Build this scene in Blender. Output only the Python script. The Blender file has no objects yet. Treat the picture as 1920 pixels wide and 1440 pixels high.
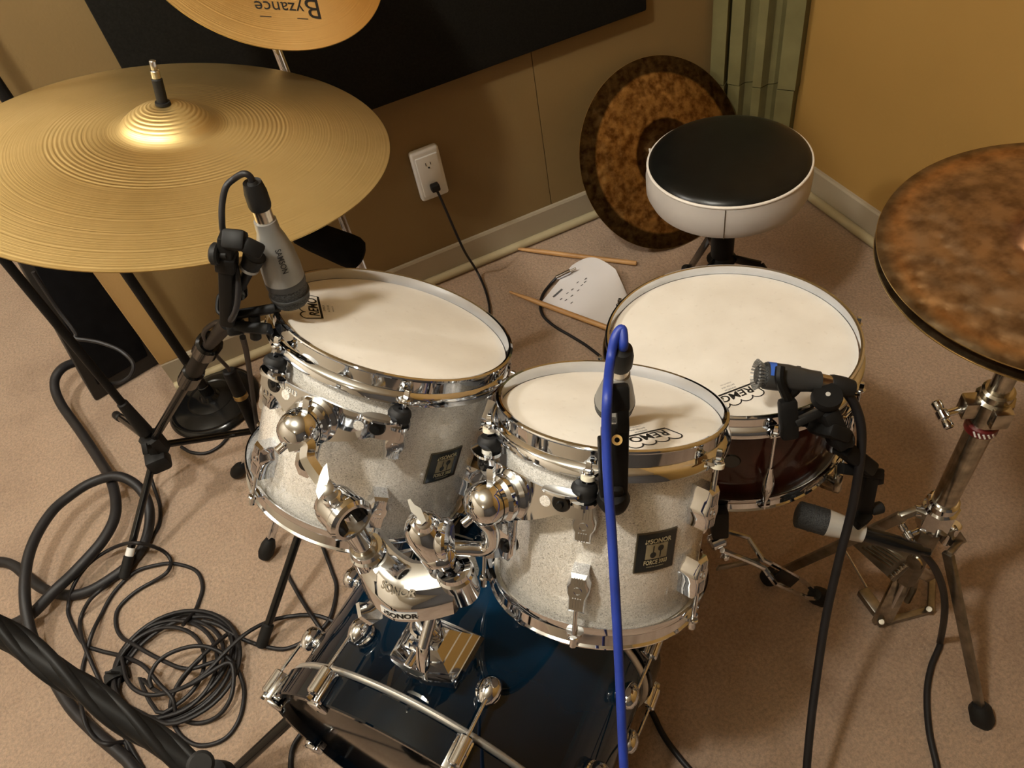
import bpy, bmesh, math, random
from mathutils import Vector, Matrix
random.seed(7)
sc = bpy.context.scene
col = sc.collection
PI = math.pi
# ------------------------------------------------------------------ camera
FPX = 1443.0
H = 1.46
MC = ((0.8999267636, -0.4101350522, -0.1480576207),
      (-0.4000125492, -0.6413703223, -0.6547015123),
      (0.1735562750, 0.6484083194, -0.7412454862))     # rows: image right, image down, forward
CAM = Vector((0, 0, H))
cd = bpy.data.cameras.new('camera'); cam = bpy.data.objects.new('camera', cd); col.objects.link(cam)
r0, r1, r2 = [Vector(r) for r in MC]
cam.matrix_world = Matrix(((r0.x, -r1.x, -r2.x, 0), (r0.y, -r1.y, -r2.y, 0), (r0.z, -r1.z, -r2.z, H), (0, 0, 0, 1)))
cd.sensor_width = 36.0; cd.lens = FPX / 1920 * 36.0; cd.clip_start = 0.02; cd.clip_end = 50
sc.camera = cam
# ------------------------------------------------------------------ world, lights, exposure
w = bpy.data.worlds.new('world'); sc.world = w; w.use_nodes = True
w.node_tree.nodes['Background'].inputs[0].default_value = (0.9, 0.8, 0.66, 1)
w.node_tree.nodes['Background'].inputs[1].default_value = 0.02
sc.view_settings.view_transform = 'Standard'; sc.view_settings.look = 'None'
sc.view_settings.exposure = -0.34; sc.view_settings.gamma = 1.0; sc.view_settings.use_curve_mapping = False
CEIL = 2.55
LAMPS = [  # x, y, watts, bulb radius, colour : globe bulbs under the ceiling
    (-0.46, 0.38, 108, 0.07, (1.0, 0.965, 0.89)),
    (-1.48, 1.42, 98, 0.08, (1.0, 0.975, 0.95)),
    (-1.70, -1.20, 16, 0.08, (1.0, 0.93, 0.82)),  # unseen lamp added as weak fill light for the room
]
for i, (x, y, wt, rr, c) in enumerate(LAMPS):
    ld = bpy.data.lights.new('ceiling_lamp_light', 'POINT'); ld.shadow_soft_size = rr; ld.energy = wt; ld.color = c
    lo = bpy.data.objects.new('ceiling_lamp_light', ld); col.objects.link(lo); lo.location = (x, y, CEIL - 0.17)
# ------------------------------------------------------------------ pixel helpers (1920x1440 frame)
def ray(px, py):
    a, b = (px - 960) / FPX, (py - 720) / FPX
    return r0 * a + r1 * b + r2
def W(px, py, t): return CAM + ray(px, py) * t
def Zp(px, py, z=0.0):
    d = ray(px, py); return CAM + d * ((z - H) / d.z)
def Yp(px, py, y):
    d = ray(px, py); return CAM + d * (y / d.y)
def Xp(px, py, x):
    d = ray(px, py); return CAM + d * (x / d.x)
def depth(p): return (Vector(p) - CAM).dot(r2)
# ------------------------------------------------------------------ mesh helpers
def frame(n, o=(0, 0, 0), xhint=None):
    n = Vector(n).normalized()
    x = Vector((0, 1, 0)).cross(n) if xhint is None else Vector(xhint) - n * n.dot(Vector(xhint))
    if x.length < 1e-4: x = Vector((1, 0, 0))
    x.normalize(); y = n.cross(x)
    m = Matrix((x, y, n)).transposed().to_4x4(); m.translation = Vector(o); return m
def T(x=0, y=0, z=0): return Matrix.Translation((x, y, z))
def Rm(a, ax): return Matrix.Rotation(math.radians(a), 4, ax)
def cr(pts, k=6):
    P = [Vector(p) for p in pts]
    if len(P) < 3: return P
    out = []
    Q = [P[0] * 2 - P[1]] + P + [P[-1] * 2 - P[-2]]
    for i in range(1, len(Q) - 2):
        a, b, c, d = Q[i - 1], Q[i], Q[i + 1], Q[i + 2]
        for j in range(k):
            t = j / k
            out.append(0.5 * ((2 * b) + (c - a) * t + (2 * a - 5 * b + 4 * c - d) * t * t + (3 * b - a - 3 * c + d) * t ** 3))
    out.append(P[-1]); return out
RM = {}
class MB:
    def __init__(s): s.V = []; s.F = []
    def add(s, vs, fs):
        o = len(s.V); s.V += [Vector(v) for v in vs]; s.F += [tuple(i + o for i in f) for f in fs]; return s
    def lathe(s, prof, n=40, M=None, loop=False):
        M = M or Matrix(); vs = []; fs = []; rows = []
        for r, z in prof:
            if abs(r) < 1e-6:
                rows.append([len(vs)]); vs.append(M @ Vector((0, 0, z)))
            else:
                rows.append(list(range(len(vs), len(vs) + n)))
                vs += [M @ Vector((r * math.cos(2 * PI * i / n), r * math.sin(2 * PI * i / n), z)) for i in range(n)]
        prs = list(zip(rows[:-1], rows[1:])) + ([(rows[-1], rows[0])] if loop else [])
        for a, b in prs:
            for i in range(n):
                j = (i + 1) % n
                if len(a) == 1 and len(b) == 1: continue
                if len(a) == 1: fs.append((a[0], b[j], b[i]))
                elif len(b) == 1: fs.append((a[i], a[j], b[0]))
                else: fs.append((a[i], a[j], b[j], b[i]))
        return s.add(vs, fs)
    def cyl(s, p, q, r, n=16, r2=None, bev=0.0):
        p, q = Vector(p), Vector(q); d = q - p; L = d.length; r2 = r if r2 is None else r2
        b = min(bev, r * .45, r2 * .45, L * .45)
        pr = [(0, 0), (r - b, 0), (r, b), (r2, L - b), (r2 - b, L), (0, L)] if b else [(0, 0), (r, 0), (r2, L), (0, L)]
        return s.lathe(pr, n, frame(d, p))
    def tube(s, pts, r, n=10, caps=True, closed=False):
        P = [Vector(p) for p in pts]; m = len(P); R = r if isinstance(r, (list, tuple)) else [r] * m
        for i_, p in enumerate(P): p.z = max(p.z, R[i_] + .0003)
        vs = []; fs = []; up = None
        for i in range(m):
            if closed: t = P[(i + 1) % m] - P[i - 1]
            else: t = P[min(i + 1, m - 1)] - P[max(i - 1, 0)]
            if t.length < 1e-9: t = Vector((0, 0, 1))
            t.normalize()
            if up is None:
                up = Vector((0, 0, 1)) if abs(t.z) < .9 else Vector((1, 0, 0))
            up = up - t * up.dot(t)
            if up.length < 1e-6: up = t.orthogonal()
            up.normalize(); sd = t.cross(up)
            vs += [P[i] + (up * math.cos(2 * PI * k / n) + sd * math.sin(2 * PI * k / n)) * R[i] for k in range(n)]
        for i in range(m if closed else m - 1):
            j = (i + 1) % m
            for k in range(n):
                l = (k + 1) % n; fs.append((i * n + k, j * n + k, j * n + l, i * n + l))
        if caps and not closed: fs += [tuple(range(n)), tuple(reversed(range((m - 1) * n, m * n)))]
        return s.add(vs, fs)
    def box(s, M, size, bev=0.0, seg=2):
        bm = bmesh.new(); bmesh.ops.create_cube(bm, size=1.0)
        for v in bm.verts: v.co = Vector((v.co.x * size[0], v.co.y * size[1], v.co.z * size[2]))
        if bev: bmesh.ops.bevel(bm, geom=bm.edges[:], offset=min(bev, min(size) * .49), segments=seg, affect='EDGES', profile=.5)
        bm.verts.index_update()
        s.add([M @ v.co for v in bm.verts], [tuple(v.index for v in f.verts) for f in bm.faces]); bm.free(); return s
    def bar(s, p, q, wd, th, up=(0, 0, 1), bev=0.001, ext=0.0):
        p, q = Vector(p), Vector(q); d = q - p
        return s.box(frame(d, (p + q) / 2, up), (wd, th, d.length + ext), bev)
    def prism(s, out, z0, z1, M=None, taper=1.0, bev=0.0):
        M = M or Matrix(); n = len(out); cx = sum(p[0] for p in out) / n; cy = sum(p[1] for p in out) / n
        lay = [(z0, 1.0)] + ([(z1 - bev, 1.0)] if bev else []) + [(z1, taper)]
        vs = [M @ Vector((cx + (x - cx) * k, cy + (y - cy) * k, z)) for z, k in lay for x, y in out]; fs = []
        for a in range(len(lay) - 1):
            for i in range(n): j = (i + 1) % n; fs.append((a * n + i, a * n + j, (a + 1) * n + j, (a + 1) * n + i))
        fs += [tuple(reversed(range(n))), tuple(range((len(lay) - 1) * n, len(lay) * n))]
        return s.add(vs, fs)
    def grid(s, fn, nu, nv, th=0.0, thdir=None):
        vs = [Vector(fn(i / nu, j / nv)) for i in range(nu + 1) for j in range(nv + 1)]; fs = []
        q = lambda i, j: i * (nv + 1) + j
        for i in range(nu):
            for j in range(nv): fs.append((q(i, j), q(i + 1, j), q(i + 1, j + 1), q(i, j + 1)))
        if thdir is None: return s.add(vs, fs)
        N = len(vs); vs += [v + Vector(thdir(v)) * th for v in vs]
        fs += [tuple(k + N for k in reversed(f)) for f in fs]
        edge = [q(i, 0) for i in range(nu + 1)] + [q(nu, j) for j in range(1, nv + 1)] + [q(i, nv) for i in range(nu - 1, -1, -1)] + [q(0, j) for j in range(nv - 1, 0, -1)]
        for a, b in zip(edge, edge[1:] + edge[:1]): fs.append((b, a, a + N, b + N))
        return s.add(vs, fs)
    def map(s, fn): s.V = [Vector(fn(v)) for v in s.V]; return s
    def build(s, name, mt, parent=None, local=False, smooth=38, label=None):
        V = s.V
        root = parent
        while root is not None and root.parent is not None: root = root.parent
        if root is not None and not local:
            inv = RM[root.name].inverted() if root.name in RM else Matrix()
            V = [inv @ v for v in V]
        me = bpy.data.meshes.new(name); me.from_pydata([tuple(v) for v in V], [], s.F); me.update()
        bm = bmesh.new(); bm.from_mesh(me); bmesh.ops.recalc_face_normals(bm, faces=bm.faces); bm.to_mesh(me); bm.free()
        if smooth:
            for p in me.polygons: p.use_smooth = True
            me.set_sharp_from_angle(angle=math.radians(smooth))
        me.materials.append(M_[mt] if isinstance(mt, str) else mt)
        o = bpy.data.objects.new(name, me); col.objects.link(o)
        if parent is not None: o.parent = parent
        if label: o['label'] = label
        return o
def tag(o, label, cat, group=None, kind=None):
    o['label'] = label; o['category'] = cat
    if group: o['group'] = group
    if kind: o['kind'] = kind
    return o
def thing(name, label, cat, M=None, group=None):
    o = bpy.data.objects.new(name, None); col.objects.link(o); o.empty_display_size = 0.05
    if M is None: M = Matrix()
    if isinstance(M, (tuple, Vector)): M = Matrix.Translation(M)
    o.matrix_world = M; RM[o.name] = M.copy()
    return tag(o, label, cat, group)
def solo(o, label, cat, group=None): return tag(o, label, cat, group)
def struct(o): o['kind'] = 'structure'; return o
def text_mb(txt, size, fn, extrude=0.0, bold=0.0, align='CENTER', sx=1.0, shear=0.0):
    cu = bpy.data.curves.new('txt', 'FONT'); cu.body = txt; cu.size = size; cu.align_x = align; cu.align_y = 'CENTER'
    cu.offset = bold; cu.resolution_u = 3; cu.shear = shear
    ob = bpy.data.objects.new('txt', cu); me = bpy.data.meshes.new_from_object(ob)
    mb = MB(); mb.add([fn(v.co.x * sx, v.co.y) for v in me.vertices], [tuple(p.vertices) for p in me.polygons])
    bpy.data.objects.remove(ob); bpy.data.curves.remove(cu); bpy.data.meshes.remove(me); return mb
# ------------------------------------------------------------------ materials
M_ = {}
def sr(r, g, b):
    f = lambda c: (c / 255 / 12.92) if c / 255 <= .04045 else ((c / 255 + .055) / 1.055) ** 2.4
    return (f(r), f(g), f(b), 1)
class NT:
    def __init__(s, name):
        s.m = bpy.data.materials.new(name); s.m.use_nodes = True; s.t = s.m.node_tree; s.b = s.t.nodes['Principled BSDF']; M_[name] = s.m
    def n(s, typ, **kw):
        nd = s.t.nodes.new(typ)
        for k, v in kw.items():
            if k in nd.inputs: nd.inputs[k].default_value = v
            else: setattr(nd, k, v)
        return nd
    def l(s, a, b): s.t.links.new(a, b)
    def set(s, **kw):
        for k, v in kw.items(): s.b.inputs[k.replace('_', ' ')].default_value = v
        return s
    def coord(s, scale=(1, 1, 1)):
        tc = s.n('ShaderNodeTexCoord'); mp = s.n('ShaderNodeMapping'); mp.inputs['Scale'].default_value = scale
        s.l(tc.outputs['Object'], mp.inputs['Vector']); return mp.outputs['Vector']
    def ramp(s, fac, stops):
        r = s.n('ShaderNodeValToRGB'); e = r.color_ramp.elements
        while len(e) < len(stops): e.new(.5)
        for el, (p, c) in zip(e, stops): el.position = p; el.color = c
        s.l(fac, r.inputs['Fac']); return r.outputs['Color']
    def bump(s, h, st, dist=0.001, normal=None):
        b = s.n('ShaderNodeBump', Strength=st, Distance=dist); s.l(h, b.inputs['Height'])
        if normal is not None: s.l(normal, b.inputs['Normal'])
        return b.outputs['Normal']
def simple(name, c, rough=.5, metal=0.0, var=.12, scale=30, bump=0.0, bscale=200, coat=0.0, spec=.5):
    k = NT(name).set(Roughness=rough, Metallic=metal); v = k.coord()
    k.b.inputs['Coat Weight'].default_value = coat; k.b.inputs['Coat Roughness'].default_value = .03
    k.b.inputs['Specular IOR Level'].default_value = spec
    nz = k.n('ShaderNodeTexNoise', Scale=scale, Detail=4.0); k.l(v, nz.inputs['Vector'])
    a = tuple(x * (1 - var) for x in c[:3]) + (1,); b = tuple(min(1, x * (1 + var)) for x in c[:3]) + (1,)
    k.l(k.ramp(nz.outputs['Fac'], [(.3, a), (.7, b)]), k.b.inputs['Base Color'])
    if bump:
        n2 = k.n('ShaderNodeTexNoise', Scale=bscale, Detail=3.0); k.l(v, n2.inputs['Vector'])
        k.l(k.bump(n2.outputs['Fac'], bump), k.b.inputs['Normal'])
    return k
simple('chrome', (.70, .73, .79), .055, 1.0, var=.03)
simple('steel_worn', (.42, .39, .33), .22, 1.0, var=.35, scale=60, bump=.05)
simple('steel_dark', (.26, .235, .19), .38, 1.0, var=.3, scale=50, bump=.05)
simple('black_plastic', (.007, .0065, .006), .5, var=.3, bump=.05, spec=.16)
simple('black_gloss', (.005, .005, .005), .18, var=.2, spec=.4)
simple('black_rubber', (.008, .0075, .007), .6, var=.3, bump=.1, spec=.3)
simple('black_foam', (.006, .006, .007), .95, var=.3, bump=.5, bscale=900, spec=.1)
simple('cable_black', (.011, .0095, .010), .5, var=.25, bump=.03, spec=.35)
simple('cable_thick', (.015, .0135, .014), .5, var=.2, spec=.35)
simple('cable_blue', (.008, .028, .23), .5, var=.15)
simple('wire_tie', (.006, .006, .006), .8)
simple('mic_silver', (.25, .245, .23), .42, .4, var=.05)
simple('mic_white', (.55, .53, .48), .35, .3, var=.05)
simple('mic_grey', (.035, .035, .034), .45, .2, var=.1)
simple('mic_nickel', (.55, .5, .43), .25, 1.0, var=.15)
simple('blue_tape', (.03, .10, .42), .5)
simple('white_plastic', (.72, .71, .68), .4, var=.03)
simple('nylon', (.70, .64, .50), .4, var=.05)
simple('white_sticker', (.80, .79, .75), .4, var=.02)
simple('black_ink', (.008, .008, .008), .5)
simple('grey_ink', (.09, .09, .09), .6)
simple('light_ink', (.6, .58, .52), .5)
simple('gold_ink', (.42, .36, .22), .5, var=.1)
simple('badge_tan', (.24, .20, .12), .45, var=.2, scale=80)
simple('badge_black', (.008, .011, .012), .22, var=.3)
simple('badge_edge', (.10, .085, .055), .3, .6)
simple('red_band', (.10, .008, .008), .3)
simple('vinyl_black', (.006, .006, .005), .30, var=.2, bump=.08, bscale=500, spec=.3)
simple('vinyl_white', (.50, .46, .42), .5, var=.06, scale=12, bump=.05, bscale=400)
simple('vinyl_piping', (.78, .72, .64), .4, var=.03)
simple('paper', (.74, .71, .70), .8, var=.02, scale=8)
simple('bass_inside', (.008, .008, .008), .8)
simple('head_black', (.004, .004, .004), .10, var=.1, spec=.25)
simple('panel_cloth', (.010, .009, .007), .95, var=.25, scale=200, bump=.3, bscale=1200, spec=.1)
simple('speaker_black', (.010, .009, .008), .6, var=.25, scale=80, bump=.1)
simple('ring_metal', (.62, .59, .53), .38, .8, var=.12, scale=25)
simple('bronze_edge', (.45, .33, .14), .3, 1.0)
def k_wood_stick():
    k = NT('stick_wood').set(Roughness=.45); v = k.coord((1, 1, .06))
    nz = k.n('ShaderNodeTexNoise', Scale=160.0, Detail=5.0); k.l(v, nz.inputs['Vector'])
    k.l(k.ramp(nz.outputs['Fac'], [(.3, sr(158, 112, 62)), (.7, sr(206, 160, 104))]), k.b.inputs['Base Color'])
k_wood_stick()
def k_carpet():
    k = NT('carpet').set(Roughness=.95); k.b.inputs['Specular IOR Level'].default_value = .12; v = k.coord()
    k.b.inputs['Sheen Weight'].default_value = .25; k.b.inputs['Sheen Roughness'].default_value = .6
    big = k.n('ShaderNodeTexNoise', Scale=2.6, Detail=5.0, Roughness=.6); k.l(v, big.inputs['Vector'])
    c1 = k.ramp(big.outputs['Fac'], [(.30, sr(176, 143, 111)), (.5, sr(207, 174, 142)), (.72, sr(219, 187, 155))])
    fine = k.n('ShaderNodeTexNoise', Scale=150.0, Detail=6.0, Roughness=.78); k.l(v, fine.inputs['Vector'])
    c2 = k.ramp(fine.outputs['Fac'], [(.36, (.58, .55, .52, 1)), (.60, (1.08, 1.08, 1.08, 1))])
    mx = k.n('ShaderNodeMix', data_type='RGBA', blend_type='MULTIPLY'); mx.inputs['Factor'].default_value = .8
    k.l(c1, mx.inputs['A']); k.l(c2, mx.inputs['B'])
    sp = k.n('ShaderNodeTexVoronoi', Scale=9.0); k.l(v, sp.inputs['Vector'])
    dots = k.ramp(sp.outputs['Distance'], [(.018, (.45, .38, .3, 1)), (.035, (1, 1, 1, 1))])
    m2 = k.n('ShaderNodeMix', data_type='RGBA', blend_type='MULTIPLY'); m2.inputs['Factor'].default_value = .5
    k.l(mx.outputs['Result'], m2.inputs['A']); k.l(dots, m2.inputs['B'])
    k.l(m2.outputs['Result'], k.b.inputs['Base Color'])
    mid = k.n('ShaderNodeTexNoise', Scale=90.0, Detail=3.0); k.l(v, mid.inputs['Vector'])
    n1 = k.bump(mid.outputs['Fac'], .45, .010); k.l(k.bump(fine.outputs['Fac'], 1.0, .008, n1), k.b.inputs['Normal'])
k_carpet()
def k_wall(name, a, b):
    k = NT(name).set(Roughness=.62); v = k.coord()
    nz = k.n('ShaderNodeTexNoise', Scale=1.4, Detail=5.0); k.l(v, nz.inputs['Vector'])
    k.l(k.ramp(nz.outputs['Fac'], [(.3, a), (.7, b)]), k.b.inputs['Base Color'])
    f = k.n('ShaderNodeTexNoise', Scale=160.0, Detail=3.0); k.l(v, f.inputs['Vector'])
    k.l(k.bump(f.outputs['Fac'], .12, .002), k.b.inputs['Normal'])
k_wall('wall_brown', sr(120, 97, 58), sr(130, 106, 64))
k_wall('wall_ochre', sr(150, 115, 56), sr(160, 123, 62))
k_wall('wall_cream', sr(206, 192, 166), sr(214, 200, 174))
k_wall('wall_dark', sr(74, 70, 66), sr(84, 80, 76))
k_wall('ceiling_white', sr(196, 188, 166), sr(204, 196, 174))
k_wall('trim_tan', sr(168, 134, 82), sr(176, 141, 88))
k_wall('skirting', sr(156, 143, 120), sr(164, 150, 126))
k_wall('skirting_foot', sr(172, 158, 124), sr(180, 166, 130))
k_wall('seam', sr(92, 62, 34), sr(104, 72, 40))
simple('foam_green', sr(108, 101, 66), .95, var=.12, scale=14, bump=.35, bscale=700, spec=.1)
def k_head(name, a, b):
    k = NT(name).set(Roughness=.55); v = k.coord()
    nz = k.n('ShaderNodeTexNoise', Scale=16.0, Detail=6.0); k.l(v, nz.inputs['Vector'])
    c = k.ramp(nz.outputs['Fac'], [(.3, a), (.7, b)])
    vo = k.n('ShaderNodeTexNoise', Scale=110.0, Detail=2.0); k.l(v, vo.inputs['Vector'])
    d = k.ramp(vo.outputs['Fac'], [(.22, (.86, .84, .82, 1)), (.36, (1, 1, 1, 1))])
    mx = k.n('ShaderNodeMix', data_type='RGBA', blend_type='MULTIPLY'); mx.inputs['Factor'].default_value = .6
    k.l(c, mx.inputs['A']); k.l(d, mx.inputs['B']); k.l(mx.outputs['Result'], k.b.inputs['Base Color'])
    f = k.n('ShaderNodeTexNoise', Scale=900.0, Detail=2.0); k.l(v, f.inputs['Vector']); k.l(k.bump(f.outputs['Fac'], .12), k.b.inputs['Normal'])
k_head('head_white', sr(219, 212, 200), sr(230, 224, 213))
def k_sparkle():
    k = NT('sparkle_wrap').set(Roughness=.3); v = k.coord()
    vo = k.n('ShaderNodeTexVoronoi', Scale=900.0); k.l(v, vo.inputs['Vector'])
    sep = k.n('ShaderNodeSeparateColor'); k.l(vo.outputs['Color'], sep.inputs['Color'])
    k.l(k.ramp(sep.outputs['Red'], [(0, sr(186, 181, 170)), (.5, sr(212, 207, 197)), (1, sr(234, 229, 220))]), k.b.inputs['Base Color'])
    k.l(k.ramp(sep.outputs['Green'], [(.7, (0, 0, 0, 1)), (.9, (.5, .5, .5, 1))]), k.b.inputs['Metallic'])
    k.l(k.ramp(sep.outputs['Blue'], [(0, (.18, .18, .18, 1)), (1, (.5, .5, .5, 1))]), k.b.inputs['Roughness'])
    k.l(k.bump(sep.outputs['Red'], .22, .0008), k.b.inputs['Normal'])
    k.b.inputs['Coat Weight'].default_value = .6; k.b.inputs['Coat Roughness'].default_value = .06
k_sparkle()
def k_bass():
    k = NT('blue_lacquer').set(Roughness=.5); k.b.inputs['Specular IOR Level'].default_value = 0.0; v = k.coord()
    sx = k.n('ShaderNodeSeparateXYZ'); k.l(v, sx.inputs[0])
    nz = k.n('ShaderNodeTexNoise', Scale=9.0, Detail=5.0); k.l(v, nz.inputs['Vector'])
    ad = k.n('ShaderNodeMath', operation='MULTIPLY_ADD'); k.l(nz.outputs['Fac'], ad.inputs[0]); ad.inputs[1].default_value = .10; k.l(sx.outputs['Z'], ad.inputs[2])
    sc_ = k.n('ShaderNodeMath', operation='MULTIPLY'); k.l(ad.outputs[0], sc_.inputs[0]); sc_.inputs[1].default_value = 1 / .55
    k.l(k.ramp(sc_.outputs[0], [(.15, (.001, .002, .003, 1)), (.33, (.001, .008, .018, 1)), (.52, (.002, .026, .062, 1)), (.68, (.001, .008, .018, 1)), (.85, (.001, .001, .002, 1))]), k.b.inputs['Base Color'])
    k.b.inputs['Coat Weight'].default_value = .75; k.b.inputs['Coat Roughness'].default_value = .02
k_bass()
simple('hoop_lacquer', (.001, .004, .008), .5, var=.4, scale=20, coat=1.0, spec=0.0)
def k_snare():
    k = NT('mahogany_lacquer').set(Roughness=.3); v = k.coord((1, 1, .25))
    nz = k.n('ShaderNodeTexNoise', Scale=26.0, Detail=6.0); k.l(v, nz.inputs['Vector'])
    k.l(k.ramp(nz.outputs['Fac'], [(.3, (.022, .005, .003, 1)), (.7, (.075, .018, .009, 1))]), k.b.inputs['Base Color'])
    k.b.inputs['Specular IOR Level'].default_value = .1; k.b.inputs['Coat Weight'].default_value = .5; k.b.inputs['Coat Roughness'].default_value = .03
k_snare()
def radial(k):
    v = k.coord(); sx = k.n('ShaderNodeSeparateXYZ'); k.l(v, sx.inputs[0])
    cb = k.n('ShaderNodeCombineXYZ'); k.l(sx.outputs['X'], cb.inputs['X']); k.l(sx.outputs['Y'], cb.inputs['Y'])
    ln = k.n('ShaderNodeVectorMath', operation='LENGTH'); k.l(cb.outputs[0], ln.inputs[0]); return v, ln.outputs['Value']
def k_cymbal(name, cols, R, rough, groove, gscale, aniso=.75, patch=None, hammer=0.0, stops=None, bands=()):
    k = NT(name).set(Metallic=1.0, Roughness=rough); v, r = radial(k)
    nz = k.n('ShaderNodeTexNoise', Scale=5.0, Detail=6.0); k.l(v, nz.inputs['Vector'])
    base = k.ramp(nz.outputs['Fac'], [(.3, cols[0]), (.7, cols[1])])
    if stops:
        rn = k.n('ShaderNodeMath', operation='DIVIDE'); k.l(r, rn.inputs[0]); rn.inputs[1].default_value = R
        wob = k.n('ShaderNodeMath', operation='MULTIPLY_ADD'); k.l(nz.outputs['Fac'], wob.inputs[0]); wob.inputs[1].default_value = .05; k.l(rn.outputs[0], wob.inputs[2])
        zone = k.ramp(wob.outputs[0], stops)
        mx = k.n('ShaderNodeMix', data_type='RGBA', blend_type='MULTIPLY'); mx.inputs['Factor'].default_value = 1
        k.l(base, mx.inputs['A']); k.l(zone, mx.inputs['B']); base = mx.outputs['Result']
    if patch:
        vo = k.n('ShaderNodeTexNoise', Scale=patch[0], Detail=3.0, Roughness=.6); k.l(v, vo.inputs['Vector'])
        pc = k.ramp(vo.outputs['Fac'], [(.36, patch[1]), (.62, (1, 1, 1, 1))])
        mx = k.n('ShaderNodeMix', data_type='RGBA', blend_type='MULTIPLY'); mx.inputs['Factor'].default_value = patch[2]
        k.l(base, mx.inputs['A']); k.l(pc, mx.inputs['B']); base = mx.outputs['Result']
    k.l(base, k.b.inputs['Base Color'])
    rs = k.n('ShaderNodeMath', operation='MULTIPLY'); k.l(r, rs.inputs[0]); rs.inputs[1].default_value = gscale
    nr = k.n('ShaderNodeTexNoise', noise_dimensions='1D', Scale=1.0, Detail=3.0); k.l(rs.outputs[0], nr.inputs['W'])
    nrm = k.bump(nr.outputs['Fac'], groove, .0012)
    if hammer:
        hv = k.n('ShaderNodeTexVoronoi', Scale=46.0, feature='SMOOTH_F1'); k.l(v, hv.inputs['Vector']); nrm = k.bump(hv.outputs['Distance'], hammer, .004, nrm)
    for per, ra, rb, st in bands:
        ph = k.n('ShaderNodeMath', operation='MULTIPLY'); k.l(r, ph.inputs[0]); ph.inputs[1].default_value = 2 * PI / per
        sn = k.n('ShaderNodeMath', operation='SINE'); k.l(ph.outputs[0], sn.inputs[0])
        ms = k.n('ShaderNodeMapRange'); k.l(r, ms.inputs['Value']); ms.inputs['From Min'].default_value = ra; ms.inputs['From Max'].default_value = ra + (rb - ra) * .35
        m3 = k.n('ShaderNodeMapRange'); k.l(r, m3.inputs['Value']); m3.inputs['From Min'].default_value = rb; m3.inputs['From Max'].default_value = rb - .008
        a1 = k.n('ShaderNodeMath', operation='MULTIPLY'); k.l(ms.outputs[0], a1.inputs[0]); k.l(m3.outputs[0], a1.inputs[1])
        a2 = k.n('ShaderNodeMath', operation='MULTIPLY'); k.l(a1.outputs[0], a2.inputs[0]); k.l(sn.outputs[0], a2.inputs[1])
        nrm = k.bump(a2.outputs[0], st, .0006, nrm)
    k.l(nrm, k.b.inputs['Normal'])
    tg = k.n('ShaderNodeTangent', direction_type='RADIAL', axis='Z'); k.l(tg.outputs[0], k.b.inputs['Tangent']); k.b.inputs['Anisotropic'].default_value = aniso
k_cymbal('bronze_ride', (sr(210, 184, 126), sr(222, 196, 138)), .3055, .48, .30, 330, .35, patch=(14, (.88, .86, .80, 1), .5), bands=((.0062, .085, .165, .40), (.0055, .006, .060, .35)))
k_cymbal('bronze_bright', (sr(236, 200, 132), sr(244, 208, 142)), .203, .40, .2, 420, .5, hammer=.08)
k_cymbal('bronze_raw', (sr(164, 140, 112), sr(188, 160, 128)), .178, .42, .1, 200, .1, patch=(40, (.42, .38, .34, 1), .9), hammer=.9,
         stops=[(0, (.9, .66, .56, 1)), (.30, (.9, .66, .56, 1)), (.36, (.92, .84, .78, 1)), (.80, (.95, .92, .88, 1)), (.93, (1.25, 1.0, .7, 1)), (1.0, (.55, .55, .5, 1))])
k_cymbal('bronze_dark', (sr(162, 128, 78), sr(182, 146, 92)), .259, .48, .2, 300, .2, patch=(46, (.34, .26, .19, 1), .95), hammer=.9,
         stops=[(0, (.16, .15, .15, 1)), (.385, (.17, .15, .15, 1)), (.405, (.95, .9, .8, 1)), (.84, (1, .95, .85, 1)), (.865, (.22, .22, .22, 1)), (1.0, (.2, .2, .2, 1))])
def k_emit(name, c, s):
    k = NT(name); k.b.inputs['Emission Color'].default_value = c; k.b.inputs['Emission Strength'].default_value = s; k.b.inputs['Base Color'].default_value = (.8, .8, .8, 1)
k_emit('lamp_glow', (1, .84, .62, 1), 2.0)
# ================================================================== the room
YW, XW, XE = 1.779, 1.4225, -0.463
def slab(name, a, b, mt, parent=None, bev=0.0):
    a, b = Vector(a), Vector(b); return MB().box(T(*((a + b) / 2)), tuple(b - a), bev).build(name, mt, parent, smooth=0)
struct(slab('floor', (-2.7, -2.7, -.05), (1.6, 3.8, 0), 'carpet'))
struct(slab('ceiling', (-2.7, -2.7, CEIL), (1.6, 3.8, CEIL + .05), 'ceiling_white'))
wb = struct(slab('wall_back', (XE + .002, YW + .004, 0), (XW, YW + .12, CEIL), 'seam'))
sx = Yp(1016, 250, YW).x
for a, b in ((XE + .002, sx - .0012), (sx + .0012, XW)): slab('wall_panel', (a, YW, 0), (b, YW + .004, CEIL), 'wall_brown', wb)
struct(slab('wall_right', (XW, -2.7, 0), (XW + .12, YW + .12, CEIL), 'wall_ochre'))
struct(slab('wall_front', (-2.7, -2.82, 0), (1.6, -2.7, CEIL), 'wall_dark'))
struct(slab('wall_left', (-2.82, -2.7, 0), (-2.7, 3.8, CEIL), 'wall_cream'))
struct(slab('wall_hall', (-2.7, 3.8, 0), (1.6, 3.92, CEIL), 'wall_cream'))
struct(slab('trim_1', (XE - .012, YW - .010, .093), (XE + .042, YW + .13, CEIL), 'trim_tan', bev=.003))
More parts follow.
